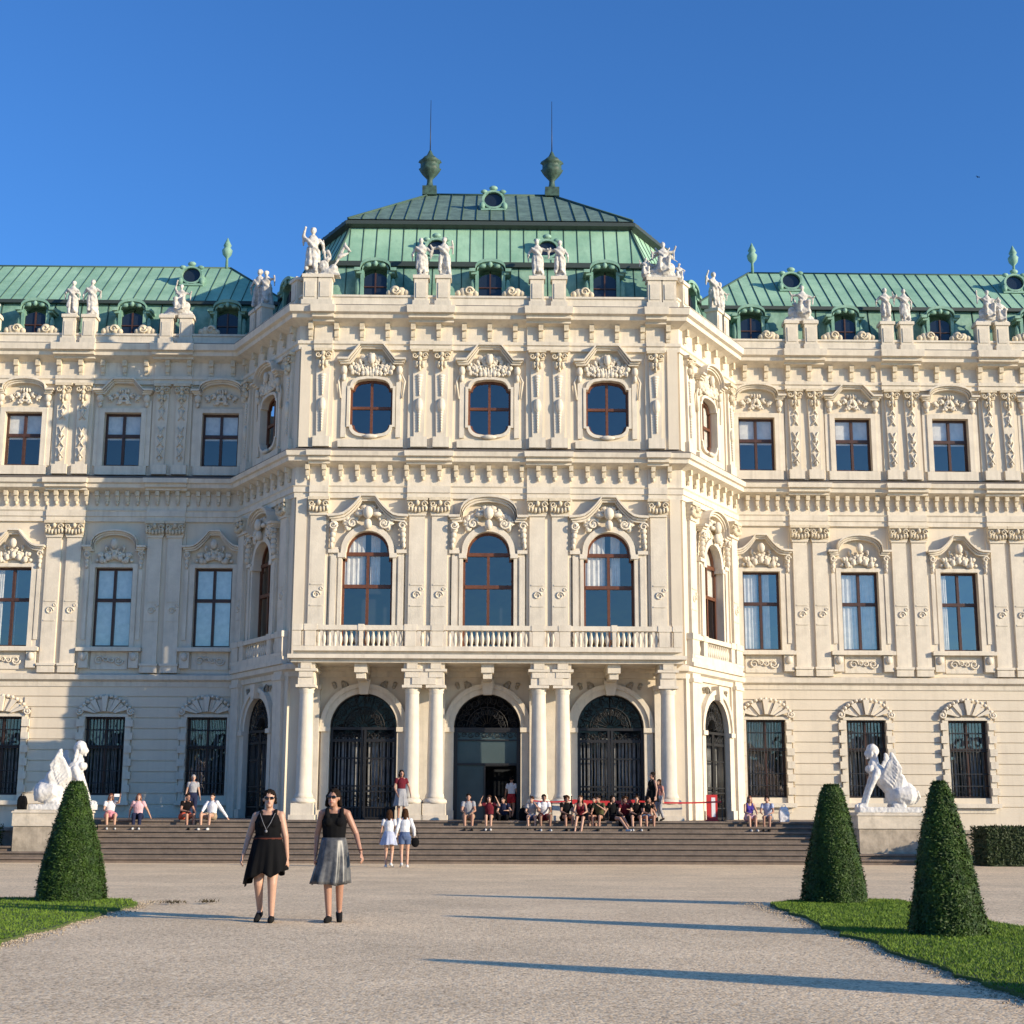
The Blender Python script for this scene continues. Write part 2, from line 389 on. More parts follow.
def bars(mb, wd, z0, z1, tz, t=.09, y0=.2, y1=.3, mid=True, upc=None):
    mb.box(-wd / 2, -wd / 2 + t, y0, y1, z0, z1); mb.box(wd / 2 - t, wd / 2, y0, y1, z0, z1)
    mb.box(-wd / 2 + t, wd / 2 - t, y0, y1, z0, z0 + t)
    if not upc: mb.box(-wd / 2 + t, wd / 2 - t, y0, y1, z1 - t, z1)
    for z in tz: mb.box(-wd / 2 + t, wd / 2 - t, y0 - .03, y1 - .003, z - .07, z + .07)
    mb.box(-.055, .055, y0 - .02, y1 - .005, z0 + t, (z1 - t) if not upc else upc)
CACHE = {}
def cached(key, fn):
    if key not in CACHE: CACHE[key] = fn()
    return CACHE[key]
def unit(key, name, mats, fn, parent, loc=(0, 0, 0), rz=0):
    if key not in CACHE:
        mb = MB(); fn(mb); o = mb.build(name, mats, parent, loc, rz); CACHE[key] = o.data; return o
    return link(name, CACHE[key], parent, loc, rz)

def arms_pediment(mb, kind, wd, za, zt, t=.15):
    p = ped_path(kind, wd, za, zt)
    mb.band(p, t * .55, -.44, 0.01); p2 = [(x * .96, z - t * .55) for x, z in p]; mb.band(p2, t * .5, -.33, 0.01)
    p3 = [(x * .92, z - t * 1.05) for x, z in p]; mb.band(p3, t * .5, -.26, 0.01)
def w_wing_ground(mb):
    w_, z0, z1 = .84, 1.9, 5.13
    for s in (-1, 1):
        x0, x1 = sorted((s * w_, s * (w_ + .24))); mb.box(x0, x1, -.12, .02, z0 - .25, z1)
        for k in range(6):                  # blocks up the jamb
            zb = z0 + .12 + k * .54; a, b = sorted((s * (w_ + .02), s * (w_ + .34))); mb.box(a, b, -.2, -.1, zb, zb + .3)
        a, b = sorted((s * .6, s * 1.2)); 
        scroll(mb, s * 1.08, z1 + .22, .17, s, -.2, .05, 1.4, 0, PI / 2)
    mb.box(-1.18, 1.18, -.34, .02, z0 - .40, z0 - .22); mb.box(-1.0, 1.0, -.14, .02, z0 - .62, z0 - .40)
    mb.box(-.98, .98, -.14, .02, z1, z1 + .12)
    # fan of voussoirs under a scalloped hood
    n = 9
    for i in range(n):
        a0 = PI * (.12 + .76 * i / n); a1 = PI * (.12 + .76 * (i + 1) / n) - .03
        d = -.17 if i % 2 else -.24
        rr = .98 if i % 2 else 1.05
        if i == 4: d = -.34; rr = 1.12
        pts = [(-.42 * math.cos(a0) * 1.1, z1 + .1 + .12 * math.sin(a0)), (-.42 * math.cos(a1) * 1.1, z1 + .1 + .12 * math.sin(a1)),
               (-rr * math.cos(a1), z1 - .02 + rr * .78 * math.sin(a1)), (-rr * math.cos(a0), z1 - .02 + rr * .78 * math.sin(a0))]
        mb.prism(pts, d, .01)
    for i in range(15):
        a = PI * (.08 + .84 * i / 14); mb.ell((-1.1 * math.cos(a), -.17, z1 + .86 * math.sin(a)), (.09, .1, .08), 0, 6, 4)
def w_wing_main(kind):
    def fn(mb):
        w_, z0, z1 = .81, 8.07, 11.48
        for s in (-1, 1):
            mb.box(*sorted((s * w_, s * (w_ + .2))), -.12, .02, z0, z1 + .16)
            mb.box(*sorted((s * (w_ + .2), s * (w_ + .48))), -.08, .02, z0 - .05, z1 + .75)
            mb.box(*sorted((s * (w_ + .26), s * (w_ + .42))), -.14, -.07, z0 + .3, z1 - .1)
            for k in range(4): mb.ell((s * (w_ + .34), -.15, z1 + .62 - k * .19), (.13 - .02 * k, .12, .12), 0, 7, 5)
            scroll(mb, s * (w_ + .34), z1 + .55, .14, s, -.26, .04, 1.3)
            mb.box(*sorted((s * (w_ + .05), s * (w_ + .45))), -.24, .02, z0 - .9, z0 - .22)     # apron consoles
            mb.ell((s * (w_ + .25), -.26, z0 - .42), (.15, .1, .18), 0, 7, 5)
            scroll(mb, s * .42, z0 - .58, .2, -s, -.12, .04, 1.4, 0, 0); scroll(mb, s * .12, z0 - .55, .12, s, -.12, .035, 1.2, 0, PI)
        mb.box(-w_, w_, -.12, .02, z1, z1 + .16)
        mb.box(-1.36, 1.36, -.36, .02, z0 - .20, z0 - .04); mb.box(-1.28, 1.28, -.24, .02, z0 - .04, z0 - .003)
        mb.box(-.78, .78, -.07, .02, z0 - .95, z0 - .2)
        arms_pediment(mb, kind, 2.72, z1 + .92, z1 + 1.62)
        relief(mb, 0, z1 + .72, 1.5, .95, 34, 7, -.12, .13, 0, lambda x, z: z < .45 - x * .8)
        for k in range(5): mb.ell(((k - 2) * .26, -.17, z1 + .3 + .1 * (2 - abs(k - 2))), (.12, .1, .15), 0, 7, 5)
        mb.ell((0, -.3, z1 + 1.0), (.16, .14, .22), 0, 8, 6)
    return fn
def w_wing_up(kind):
    def fn(mb):
        w_, z0, z1 = .8, 15.97, 18.35
        for s in (-1, 1):
            mb.box(*sorted((s * w_, s * (w_ + .22))), -.12, .02, z0 - .02, z1 + .2)
            mb.box(*sorted((s * (w_ + .22), s * (w_ + .42))), -.07, .02, z0 - .02, z1 + .55)
            mb.ell((s * (w_ + .22), -.16, z1 + .62), (.16, .12, .2), 0, 7, 5); mb.ell((s * (w_ + .22), -.13, z1 + .35), (.1, .1, .13), 0, 7, 5)
        mb.box(-w_, w_, -.12, .02, z1, z1 + .2)
        mb.box(-1.12, 1.12, -.14, .02, z0 - .42, z0 - .03)
        arms_pediment(mb, kind, 2.6, z1 + 1.0, z1 + 1.5, .14)
        relief(mb, 0, z1 + .72, 1.35, .8, 34, 11, -.1, .11, 0, lambda x, z: z < .4 - x * .6)
    return fn
def w_front_main(kind):
    def fn(mb):
        out = poly(FMAIN)
        # moulded archivolt round the opening
        pts = [(-.86 * 1.0, 11.2)] + [(-.84 * math.cos(PI * i / 16), 11.36 + .80 * math.sin(PI * i / 16)) for i in range(17)] + [(.86, 11.2)]
        for (xa, za), (xb, zb) in zip(pts[:-1], pts[1:]):
            ca, cb = (xa * 1.24, 11.3 + (za - 11.3) * 1.27), (xb * 1.24, 11.3 + (zb - 11.3) * 1.27)
            mb.prism([(xa, za), (xb, zb), cb, ca], -.16, .02)
        for s in (-1, 1):
            mb.box(*sorted((s * 1.0, s * 1.14)), -.14, .02, 7.3, 11.08)
            mb.box(*sorted((s * .87, s * 1.16)), -.19, .02, 11.08, 11.26)
            mb.box(*sorted((s * 1.16, s * 1.5)), -.1, .02, 7.3, 11.5); mb.box(*sorted((s * 1.22, s * 1.44)), -.17, -.09, 7.5, 11.15)
            mb.box(*sorted((s * 1.14, s * 1.54)), -.2, .02, 11.26, 11.4)
            for k in range(5): mb.ell((s * (1.34 + .02 * k), -.2, 12.4 - .21 * k), (.17 - .022 * k, .14, .14), 0, 7, 5)
            scroll(mb, s * 1.36, 12.35, .17, s, -.34, .045, 1.4)
            scroll(mb, s * .62, 12.45, .22, -s, -.2, .05, 1.3)
        arms_pediment(mb, kind, 3.15, 12.78, 13.6, .17)
        relief(mb, 0, 12.75, 2.1, 1.0, 120, 21, -.14, .14, 0, lambda x, z: z < .5 - x * .65 and (x * x / .9 + (z + .65) ** 2 > .45))
        mb.ell((0, -.36, 12.85), (.2, .16, .26), 0, 8, 6); mb.ell((0, -.3, 12.4), (.16, .16, .22), 0, 8, 6)
        for s in (-1, 1): mb.ell((s * .35, -.26, 12.8), (.2, .1, .1), 0, 8, 5)
    return fn
def w_front_up(kind):
    def fn(mb):
        out = poly(FUP); n = len(out); cx, cz = 0, 17.25
        for i in range(n):
            a, b = out[i], out[(i + 1) % n]
            f = lambda p: (p[0] * 1.13, cz + (p[1] - cz) * 1.10)
            mb.prism([a, b, f(b), f(a)], -.12, .02)
        for s in (-1, 1):
            mb.box(*sorted((s * 1.0, s * 1.2)), -.09, .02, 15.98, 19.0)
            mb.ell((s * 1.12, -.16, 18.75), (.14, .12, .2), 0, 7, 5); mb.ell((s * 1.12, -.14, 18.45), (.09, .1, .16), 0, 7, 5)
            mb.tube([(s * 1.2, -.1, 18.6), (s * 1.34, -.1, 18.3), (s * 1.24, -.1, 17.6)], .045, 5)
        mb.box(-1.3, 1.3, -.16, .02, 15.56, 15.86)
        mb.ell((0, -.15, 16.0), (.3, .1, .1), 0, 8, 5)
        arms_pediment(mb, kind, 2.75, 19.22, 19.86, .15)
        relief(mb, 0, 18.98, 1.7, .95, 110, 33, -.12, .12, 0, lambda x, z: z < .52 - x * .6 and z > -.34 - x * .1)
        mb.ell((0, -.26, 19.2), (.14, .12, .24), 0, 8, 6)
    return fn
def panes(out, y=.26):
    def fn(mb):
        p = poly(out); mb.add([(x, y, z) for x, z in p], [tuple(range(len(p)))])
    return fn
def f_rect(wd, z0, z1, tz): return lambda mb: bars(mb, wd, z0, z1, tz)
def f_front_main(mb):
    bars(mb, 2.0, 7.35, 11.08, [9.98], .09, upc=11.3)
    mb.box(-.86, .86, .17, .3, 11.2, 11.34)
    for i in range(16):
        a, b = PI * i / 16, PI * (i + 1) / 16
        P = lambda t, k: (-.86 * k * math.cos(t), 11.34 + .82 * k * math.sin(t))
        mb.prism([P(a, .88), P(b, .88), P(b, 1), P(a, 1)], .2, .3)
    for s in (-1, 1): mb.box(*sorted((s * .82, s * 1.0)), .2, .3, 10.98, 11.2)
def f_front_up(mb):
    out = poly(FUP); n = len(out)
    f = lambda p: (p[0] * .90, 17.25 + (p[1] - 17.25) * .92)
    for i in range(n):
        a, b = out[i], out[(i + 1) % n]; mb.prism([f(a), f(b), b, a], .2, .3)
    mb.box(-.05, .05, .18, .3, 16.15, 18.35); mb.box(-.8, .8, .19, .297, 17.2, 17.31)
def curtain_fn(wd, z0, z1, style):
    def fn(mb):
        if style == 'blind': mb.box(-wd / 2 + .05, wd / 2 - .05, .315, .325, z0 + (z1 - z0) * .52, z1)
        elif style == 'strips':
            x = -wd / 2 + .06; rr = random.Random(3)
            while x < wd / 2 - .1: d = rr.uniform(.05, .12); mb.box(x, x + d, .42, .43, z0, z1); x += d + rr.uniform(.03, .09)
        elif style == 'full': 
            for s in (-1, 1): mb.box(*sorted((s * .06, s * (wd / 2 - .02))), .315, .325, z0, z1)
        else:
            n = 14; e1, e2 = {'half': (-.12, wd * .25), 'wide': (-.03, wd * .42), 'slim': (-wd * .28, .12)}[style]
            for (xa, xb) in ((-wd / 2, e1), (.1, e2)):
                pts = [(xa + (xb - xa) * i / n, .325 + .02 * math.sin(i * 1.9)) for i in range(n + 1)]
                for (a, ya), (b, yb) in zip(pts[:-1], pts[1:]): mb.quad((a, ya, z0), (b, yb, z0), (b, yb, z1), (a, ya, z1))
    return fn
def grille_fn(mb):
    w_, z0, z1 = .84, 1.9, 5.13
    for i in range(12):
        x = -w_ + .07 + (2 * w_ - .14) * i / 11; mb.tube([(x, .05, z0), (x, .05, z1)], .016, 5)
    for z in (z0 + .04, z0 + .5, z0 + 1.0, z0 + 1.95, z0 + 2.03, z0 + 2.7, z1 - .05): mb.box(-w_, w_, .035, .07, z - .018, z + .018)
    for z in (z0 + .25,):
        for i in range(11): scroll(mb, -w_ + .15 + i * .14, z, .05, 1, .05, .012, 1)
def window(seg, u, kind, ped=None, curt=None):
    loc, a = place(seg, u)
    if kind == 'ground':
        W_ = unit('wg', 'window', TRIM, w_wing_ground, PAL, loc, a)
        unit('fg', 'frame', WOODB, f_rect(1.68, 1.9, 5.13, [3.9]), W_); unit('pg', 'pane', GLASS, panes(WGR), W_)
        unit('gg', 'grille', IRON, grille_fn, W_); unit('cg', 'curtain', CURTG, curtain_fn(1.68, 1.95, 5.1, 'strips'), W_)
    elif kind == 'main':
        W_ = unit('wm' + ped, 'window', TRIM, w_wing_main(ped), PAL, loc, a)
        unit('fm', 'frame', WOODB, f_rect(1.62, 8.07, 11.48, [10.1]), W_); unit('pm', 'pane', GLASSW, panes(WMAIN), W_)
        if curt: unit('cm' + curt, 'curtain', CURT, curtain_fn(1.62, 8.1, 11.4, curt), W_)
    elif kind == 'up':
        W_ = unit('wu' + ped, 'window', TRIM, w_wing_up(ped), PAL, loc, a)
        unit('fu', 'frame', WOODB, f_rect(1.6, 15.97, 18.35, [17.35]), W_); unit('pu', 'pane', GLASS, panes(WUP), W_)
        if curt: unit('cu' + curt, 'curtain', CURT, curtain_fn(1.6, 16.0, 18.3, curt), W_)
    elif kind == 'fmain':
        W_ = unit('wfm' + ped, 'window', TRIM, w_front_main(ped), PAL, loc, a)
        unit('ffm', 'frame', WOODR, f_front_main, W_); unit('pfm', 'pane', GLASS, panes(FMAIN), W_)
        if curt: unit('cfm' + curt, 'curtain', CURT, curtain_fn(1.9, 10.0, 12.1, curt), W_)
    else:
        W_ = unit('wfu' + ped, 'window', TRIM, w_front_up(ped), PAL, loc, a)
        unit('ffu', 'frame', WOODR, f_front_up, W_); unit('pfu', 'pane', GLASS, panes(FUP), W_)
        if curt: unit('cfu' + curt, 'curtain', CURT, curtain_fn(1.5, 16.3, 18.2, curt), W_)
for c, p, q in zip(FX, ('bell', 'curve', 'bell'), ('half', None, 'half')):
    window('front', c, 'fmain', p, q); window('front', c, 'fup', 'trap')
for s_ in ('cl', 'cr'): window(s_, 0, 'fmain', 'curve', 'full' if s_ == 'cr' else None); window(s_, 0, 'fup', 'curve', 'full' if s_ == 'cr' else None)
for sx in (-1, 1):
    for i, c in enumerate(WX):
        window('wing', sx * c, 'ground')
        window('wing', sx * c, 'main', ('bell', 'curve')[(i) % 2], ('half', 'wide', 'slim', 'half', 'wide')[i] if sx > 0 or i > 1 else 'full')
        window('wing', sx * c, 'up', ('curve', 'trap')[i % 2], 'blind')

# pilasters
def pil_main(mb):
    mb.box(-.36, .36, -.2, .02, 6.97, 7.26); mb.box(-.39, .39, -.24, .02, 7.26, 7.36)
    mb.box(-.31, .31, -.15, .02, 7.36, 12.8)
    mb.box(-.24, .24, -.17, -.145, 9.15, 9.2); mb.box(-.24, .24, -.17, -.145, 9.98, 10.03)
    scroll(mb, 0, 9.6, .17, 1, -.16, .035, 1.5); scroll(mb, .2, 9.85, .09, -1, -.155, .025, 1.2)
    mb.box(-.35, .35, -.2, .02, 12.76, 12.84)
def cap_main(mb):
    mb.taper(-.38, .38, -.2, .1, 12.84, 13.36, -.03); mb.box(-.42, .42, -.3, .02, 13.36, 13.48)
    for s in (-1, 1):
        scroll(mb, s * .27, 13.2, .13, s, -.27, .045, 1.4); 
        for k in range(3): mb.ell((s * (.08 + .13 * k), -.24, 12.98 + .03 * k), (.075, .08, .12), 0, 6, 5)
    mb.ell((0, -.27, 13.25), (.1, .08, .12), 0, 6, 5)
def pil_up(style):
    def fn(mb):
        mb.box(-.33, .33, -.2, .02, 15.56, 15.98)
        mb.add([(-.2, -.14, 15.98), (.2, -.14, 15.98), (.28, -.14, 19.2), (-.28, -.14, 19.2), (-.2, .02, 15.98), (.2, .02, 15.98), (.28, .02, 19.2), (-.28, .02, 19.2)],
               [(0, 1, 2, 3), (0, 4, 5, 1), (1, 5, 6, 2), (4, 0, 3, 7)])
        if style == 'x':
            for z in (16.5, 17.0, 17.45, 18.2, 18.7):
                h = .22
                for q in (-1, 1): mb.tube([(-.13 * q, -.15, z - h), (.02 * q, -.18, z), (.13 * q, -.15, z + h)], .03, 5)
            for k in range(3): mb.ell((0, -.17, 16.25 + k * 1.05), (.07, .06, .12), 0, 6, 5)
        else:
            mb.ell((0, -.17, 17.3), (.15, .08, .3), 0, 8, 6)
            for k in range(8): mb.ell((0, -.16, 16.25 + .11 * k), (.03 + .008 * k, .05, .07), 0, 6, 4)
            for k in range(8): mb.ell((0, -.16, 17.75 + .11 * k), (.04 + .014 * k, .05, .08), 0, 6, 4)
    return fn
def cap_up(mb):
    mb.box(-.3, .3, -.19, .02, 19.2, 19.5); mb.box(-.36, .36, -.28, .02, 19.5, 19.62)
    for s in (-1, 1): scroll(mb, s * .2, 19.34, .12, s, -.24, .04, 1.3); mb.ell((s * .12, -.2, 18.98), (.09, .08, .16), 0, 6, 5)
    for k in range(4): mb.ell((0, -.22, 19.4 - .2 * k), (.12 - .02 * k, .09, .12), 0, 6, 5)
def pilaster(seg, u, main=True, upper='bell'):
    loc, a = place(seg, u)
    if main:
        p = unit('pm_', 'pilaster', TRIM, pil_main, PAL, loc, a); p.scale.y = 1.3; unit('cpm', 'capital', ORN, cap_main, p)
    p = unit('pu_' + upper, 'pilaster', TRIM, pil_up(upper), PAL, loc, a); p.scale.y = 1.3; unit('cpu', 'capital', ORN, cap_up, p)
FP = [-6.72, -2.82, -1.93, 1.93, 2.82, 6.72]
for u in FP: pilaster('front', u)
for s_ in ('cl', 'cr'):
    for u in (-2.3, 2.3): pilaster(s_, u)
WPAIR = [13.9, 18.2, 22.5, 26.75, 31.1]
for sx in (-1, 1):
    for c in WPAIR:
        for d in (-.43, .43): pilaster('wing', sx * (c + d), True, 'x')
# backing slabs behind the pilasters, each its own part
def slab(seg, u0, u1, z0, z1, d):
    c = (u0 + u1) / 2; h = (u1 - u0) / 2
    unit(('slab', round(h, 3), z0, z1, d), 'pilaster_backing', STUCCO, lambda m: m.box(-h, h, -d, .015, z0, z1), PAL, *place(seg, c))
for c in (-2.375, 2.375): slab('front', c - .95, c + .95, 6.97, 13.5, .10); slab('front', c - .9, c + .9, 15.55, 19.7, .10)
for s in (-1, 1):
    slab('front', *sorted((s * 6.3, s * 7.58)), 6.97, 13.5, .10); slab('front', *sorted((s * 6.3, s * 7.58)), 15.55, 19.7, .10)
    slab('front', *sorted((s * 7.2, s * 7.62)), 6.97, 13.5, .16); slab('front', *sorted((s * 7.2, s * 7.62)), 15.55, 19.7, .16)
    for c in WPAIR: slab('wing', s * c - .88, s * c + .88, 6.97, 13.5, .08); slab('wing', s * c - .85, s * c + .85, 15.55, 19.7, .08)
    sg = 'cr' if s > 0 else 'cl'
    for q in (-1, 1): slab(sg, *sorted((q * 1.9, q * 3.06)), 6.97, 13.5, .07); slab(sg, *sorted((q * 1.9, q * 3.06)), 15.55, 19.7, .07); slab(sg, *sorted((q * 1.75, q * 3.06)), ZT, 6.4, .09)

# entablatures
def ents(name, profs, mats):
    m = MB()
    for pr, mi in profs: sweep(m, pr, PATH, mi)
    return m
m = MB()
sweep(m, [(.0, 6.40), (.1, 6.40), (.12, 6.6), (.28, 6.68), (.3, 6.86), (.06, 6.95), (0, 6.97)])
m.build('string_course', TRIM, PAL)
m = MB()
sweep(m, [(0, 13.48), (.12, 13.48), (.12, 13.68), (.17, 13.70), (.17, 13.9), (.22, 13.96), (.08, 13.98), (.08, 14.72), (.3, 14.82), (.5, 14.9), (.52, 15.06), (.62, 15.1), (.66, 15.28)], mi=0)
sweep(m, [(.66, 15.283), (.66, 15.31), (0.05, 15.52), (0, 15.55)], mi=1)
m.build('cornice', [TRIM, SLATE], PAL)
m = MB()
sweep(m, [(0, 19.62), (.14, 19.62), (.14, 19.8), (.2, 19.85), (.2, 19.97), (.08, 19.99), (.08, 20.62), (.34, 20.74), (.56, 20.82), (.58, 20.98), (.72, 21.04), (.76, 21.3)], mi=0)
sweep(m, [(.76, 21.303), (.76, 21.33), (-.05, 21.46), (-.2, 21.46)], mi=1)
m.build('cornice', [TRIM, SLATE], PAL)
# ressauts and brackets
def b_top(m): m.box(-.095, .095, -.31, -.075, 20.42, 20.70); m.box(-.085, .085, -.2, -.075, 20.14, 20.42); m.box(-.08, .08, -.14, -.075, 20.0, 20.14)
def b_mid(m): m.box(-.085, .085, -.33, -.075, 14.58, 14.79); m.box(-.07, .07, -.23, -.075, 14.34, 14.58); m.ell((0, -.16, 14.27), (.075, .08, .11), 0, 6, 5)
def ressaut(seg, c, h):
    def fn(m):
        u0, u1 = -h, h
        m.box(u0, u1, -.21, .0, 13.481, 13.69); m.box(u0, u1, -.26, 0, 13.69, 13.955); m.box(u0, u1, -.15, 0, 13.955, 14.74)
        m.box(u0 - .05, u1 + .05, -.63, 0, 14.915, 15.075); m.prism([(u0 - .1, 15.075), (u1 + .1, 15.075), (u1 + .12, 15.279), (u0 - .12, 15.279)], -.77, 0)
        m.box(u0 - .05, u1 + .05, -.45, 0, 14.80, 14.915)
    def fn2(m):
        u0, u1 = -h, h
        m.box(u0, u1, -.22, 0, 19.621, 19.82); m.box(u0, u1, -.28, 0, 19.82, 19.975); m.box(u0, u1, -.15, 0, 19.975, 20.64)
        m.box(u0 - .05, u1 + .05, -.46, 0, 20.70, 20.83); m.box(u0 - .05, u1 + .05, -.70, 0, 20.83, 20.99); m.prism([(u0 - .1, 20.99), (u1 + .1, 20.99), (u1 + .12, 21.299), (u0 - .12, 21.299)], -.88, 0)
    unit(('res', h), 'cornice_projection', TRIM, fn, PAL, *place(seg, c)); unit(('res2', h), 'cornice_projection', TRIM, fn2, PAL, *place(seg, c))
for c in (-2.375, 2.375): ressaut('front', c, .86)
for s in (-1, 1): ressaut('front', s * 6.73, .38)
for s in (-1, 1):
    for c in WPAIR: ressaut('wing', s * c, .84)
def frange(a, b, n): return [a + (b - a) * i / (n - 1) for i in range(n)]
far_b = MB()
def bracket(kind, seg, u, e=0):
    loc, a = place(seg, u, e)
    if seg == 'wing' and abs(u) > 24.2:
        m2 = MB(); (b_mid if kind == 'scroll_bracket' else b_top)(m2); far_b.add([(x + loc[0], y + loc[1], z) for x, y, z in m2.v], m2.f); return
    unit(kind, kind, ORN, b_mid if kind == 'scroll_bracket' else b_top, PAL, loc, a)
for u in frange(-7.2, 7.2, 23): bracket('scroll_bracket', 'front', u, .075 if (abs(abs(u) - 2.375) < .9 or abs(u) > 6.3) else 0)
for u in frange(-7.25, 7.25, 15): bracket('block_bracket', 'front', u, .075 if (abs(abs(u) - 2.375) < .9 or abs(u) > 6.3) else 0)
for s_ in ('cl', 'cr'):
    for u in frange(-2.6, 2.6, 8): bracket('scroll_bracket', s_, u)
    for u in frange(-2.6, 2.6, 6): bracket('block_bracket', s_, u)
for s in (-1, 1):
    u = 11.25; k = 0
    while u < XE - .3:
        bracket('scroll_bracket', 'wing', s * u, .075 if any(abs(u - c) < .86 for c in WPAIR) else 0)
        u += .435
    u = 11.3
    while u < XE - .3:
        bracket('block_bracket', 'wing', s * u, .075 if any(abs(u - c) < .86 for c in WPAIR) else 0); u += .95
fb = far_b.build('far_bracket', ORN, PAL); fb['kind'] = 'stuff'

# parapet, pedestals, scrolls
m = MB()
sweep(m, [(-.02, 21.44), (.12, 21.44), (.12, 21.56), (.02, 21.6), (.02, 21.86), (.08, 21.9), (.08, 21.98), (-.35, 21.98), (-.35, 21.44)], mi=0)
m.build('parapet', TRIM, PAL)
def pedestal_fn(m):
    m.box(-.34, .34, -.22, .42, 21.5, 21.72); m.box(-.28, .28, -.16, .36, 21.72, 22.68); m.box(-.2, .2, -.19, -.155, 21.85, 22.5)
    m.box(-.34, .34, -.22, .42, 22.68, 22.82)
def scroll_fn(s):
    def fn(m):
        for k, (x, r) in enumerate(((.62, .14), (.82, .2), (1.08, .24), (1.32, .13))): m.ell((s * (x + .45), .1, 22.02 + r * .7), (r, .16, r * 1.1), 0, 8, 6)
        scroll(m, s * 1.5, 22.2, .18, s, -.05, .05, 1.3)
    return fn
def pedestals(seg, u, offs, wd=.0):
    loc, a = place(seg, u, wd)
    for d in offs:
        l2, _ = place(seg, u + d, wd); unit('ped', 'parapet_pedestal', TRIM, pedestal_fn, PAL, l2, a)
    for q in (-1, 1): unit(('pscr', q), 'parapet_scroll', ORN, scroll_fn(q), PAL, loc, a)
for c in (-2.375, 2.375): pedestals('front', c, (-.45, .45))
for s in (-1, 1):
    for d in (6.75, 7.35): unit('ped', 'parapet_pedestal', TRIM, pedestal_fn, PAL, place('front', s * d)[0], 0)
    sg = 'cr' if s > 0 else 'cl'
    unit('ped', 'parapet_pedestal', TRIM, pedestal_fn, PAL, *place(sg, -s * 2.45)); [unit('ped', 'parapet_pedestal', TRIM, pedestal_fn, PAL, *place(sg, s * q)) for q in (1.35, 2.15)]
    for c in WPAIR: pedestals('wing', s * c, (-.43, .43))

# gates
def iron_fan(m, r=1.27, zs=4.48, y=.12):
    rnd = random.Random(4)
    for k in (1.0, .62): m.tube([(-r * k * math.cos(PI * i / 20), y, zs + r * k * math.sin(PI * i / 20)) for i in range(21)], .035 if k == 1 else .02, 5)
    m.box(-r, r, y - .03, y + .03, zs - .1, zs - .0); m.box(-r, r, y - .02, y + .02, zs - .5, zs - .45)
    for i in range(13):
        a = PI * (i + .5) / 13
        for rr, sc in ((.82, .15), (.47, .13), (1.08, .09)): scroll(m, -r * rr * math.cos(a), zs + r * rr * math.sin(a), sc * 1.05, 1 if i % 2 else -1, y, .018, 1.5, 0, a)
    for i in range(11): a = PI * i / 10; m.tube([(-.15 * math.cos(a), y, zs + .15 * math.sin(a)), (-r * math.cos(a), y, zs + r * math.sin(a))], .012, 4)
    for i in range(10): scroll(m, -1.15 + i * .255, zs - .28, .11, 1 if i % 2 else -1, y, .018, 1.4)
def gate_leaf(s):
    def fn(m):
        x0, x1 = sorted((s * .02, s * 1.27)); y = .12
        m.box(x0, x0 + .09, y - .05, y + .05, ZT, 4.38); m.box(x1 - .09, x1, y - .05, y + .05, ZT, 4.38)
        for z in (ZT + .06, ZT + .45, ZT + 1.05, ZT + 1.25, ZT + 2.3, ZT + 2.95): m.box(x0 + .09, x1 - .09, y - .025, y + .025, z - .03, z + .03)
        m.box(x0 + .09, x1 - .09, y + .03, y + .04, ZT, ZT + .42)
        for i in range(8): x = x0 + .17 + i * (x1 - x0 - .34) / 7; m.tube([(x, y, ZT + .05), (x, y, 4.1)], .016, 5)
        for i in range(4):
            scroll(m, x0 + .25 + i * .25, ZT + .75, .12, 1 if i % 2 else -1, y, .02, 1.4); scroll(m, x0 + .25 + i * .25, 4.1, .12, 1 if i % 2 else -1, y, .02, 1.4)
    return fn
def gate_surround(m):
    n = 18
    for i in range(n):
        a, b = PI * i / n, PI * (i + 1) / n
        for r0, r1, d in ((1.29, 1.5, .12), (1.5, 1.68, .2)):
            m.prism([(-r0 * math.cos(a), 4.48 + r0 * math.sin(a)), (-r0 * math.cos(b), 4.48 + r0 * math.sin(b)), (-r1 * math.cos(b), 4.48 + r1 * math.sin(b)), (-r1 * math.cos(a), 4.48 + r1 * math.sin(a))], -d, .01)
    for s in (-1, 1):
        m.box(*sorted((s * 1.29, s * 1.62)), -.14, .01, ZT, 4.3); m.box(*sorted((s * 1.27, s * 1.7)), -.24, .01, 4.3, 4.478)
        m.box(*sorted((s * 1.27, s * 1.7)), -.24, .01, ZT, ZT + .35)
    m.prism([(-.16, 5.72), (.16, 5.72), (.26, 6.3), (-.26, 6.3)], -.34, .01)
    for s in (-1, 1): relief(m, 0, 5.95, 2.4, .5, 14, 5, -.06, .12, 0, lambda x, z: x > .5 + .0 and z > -.3 + (.9 - x) * .2)
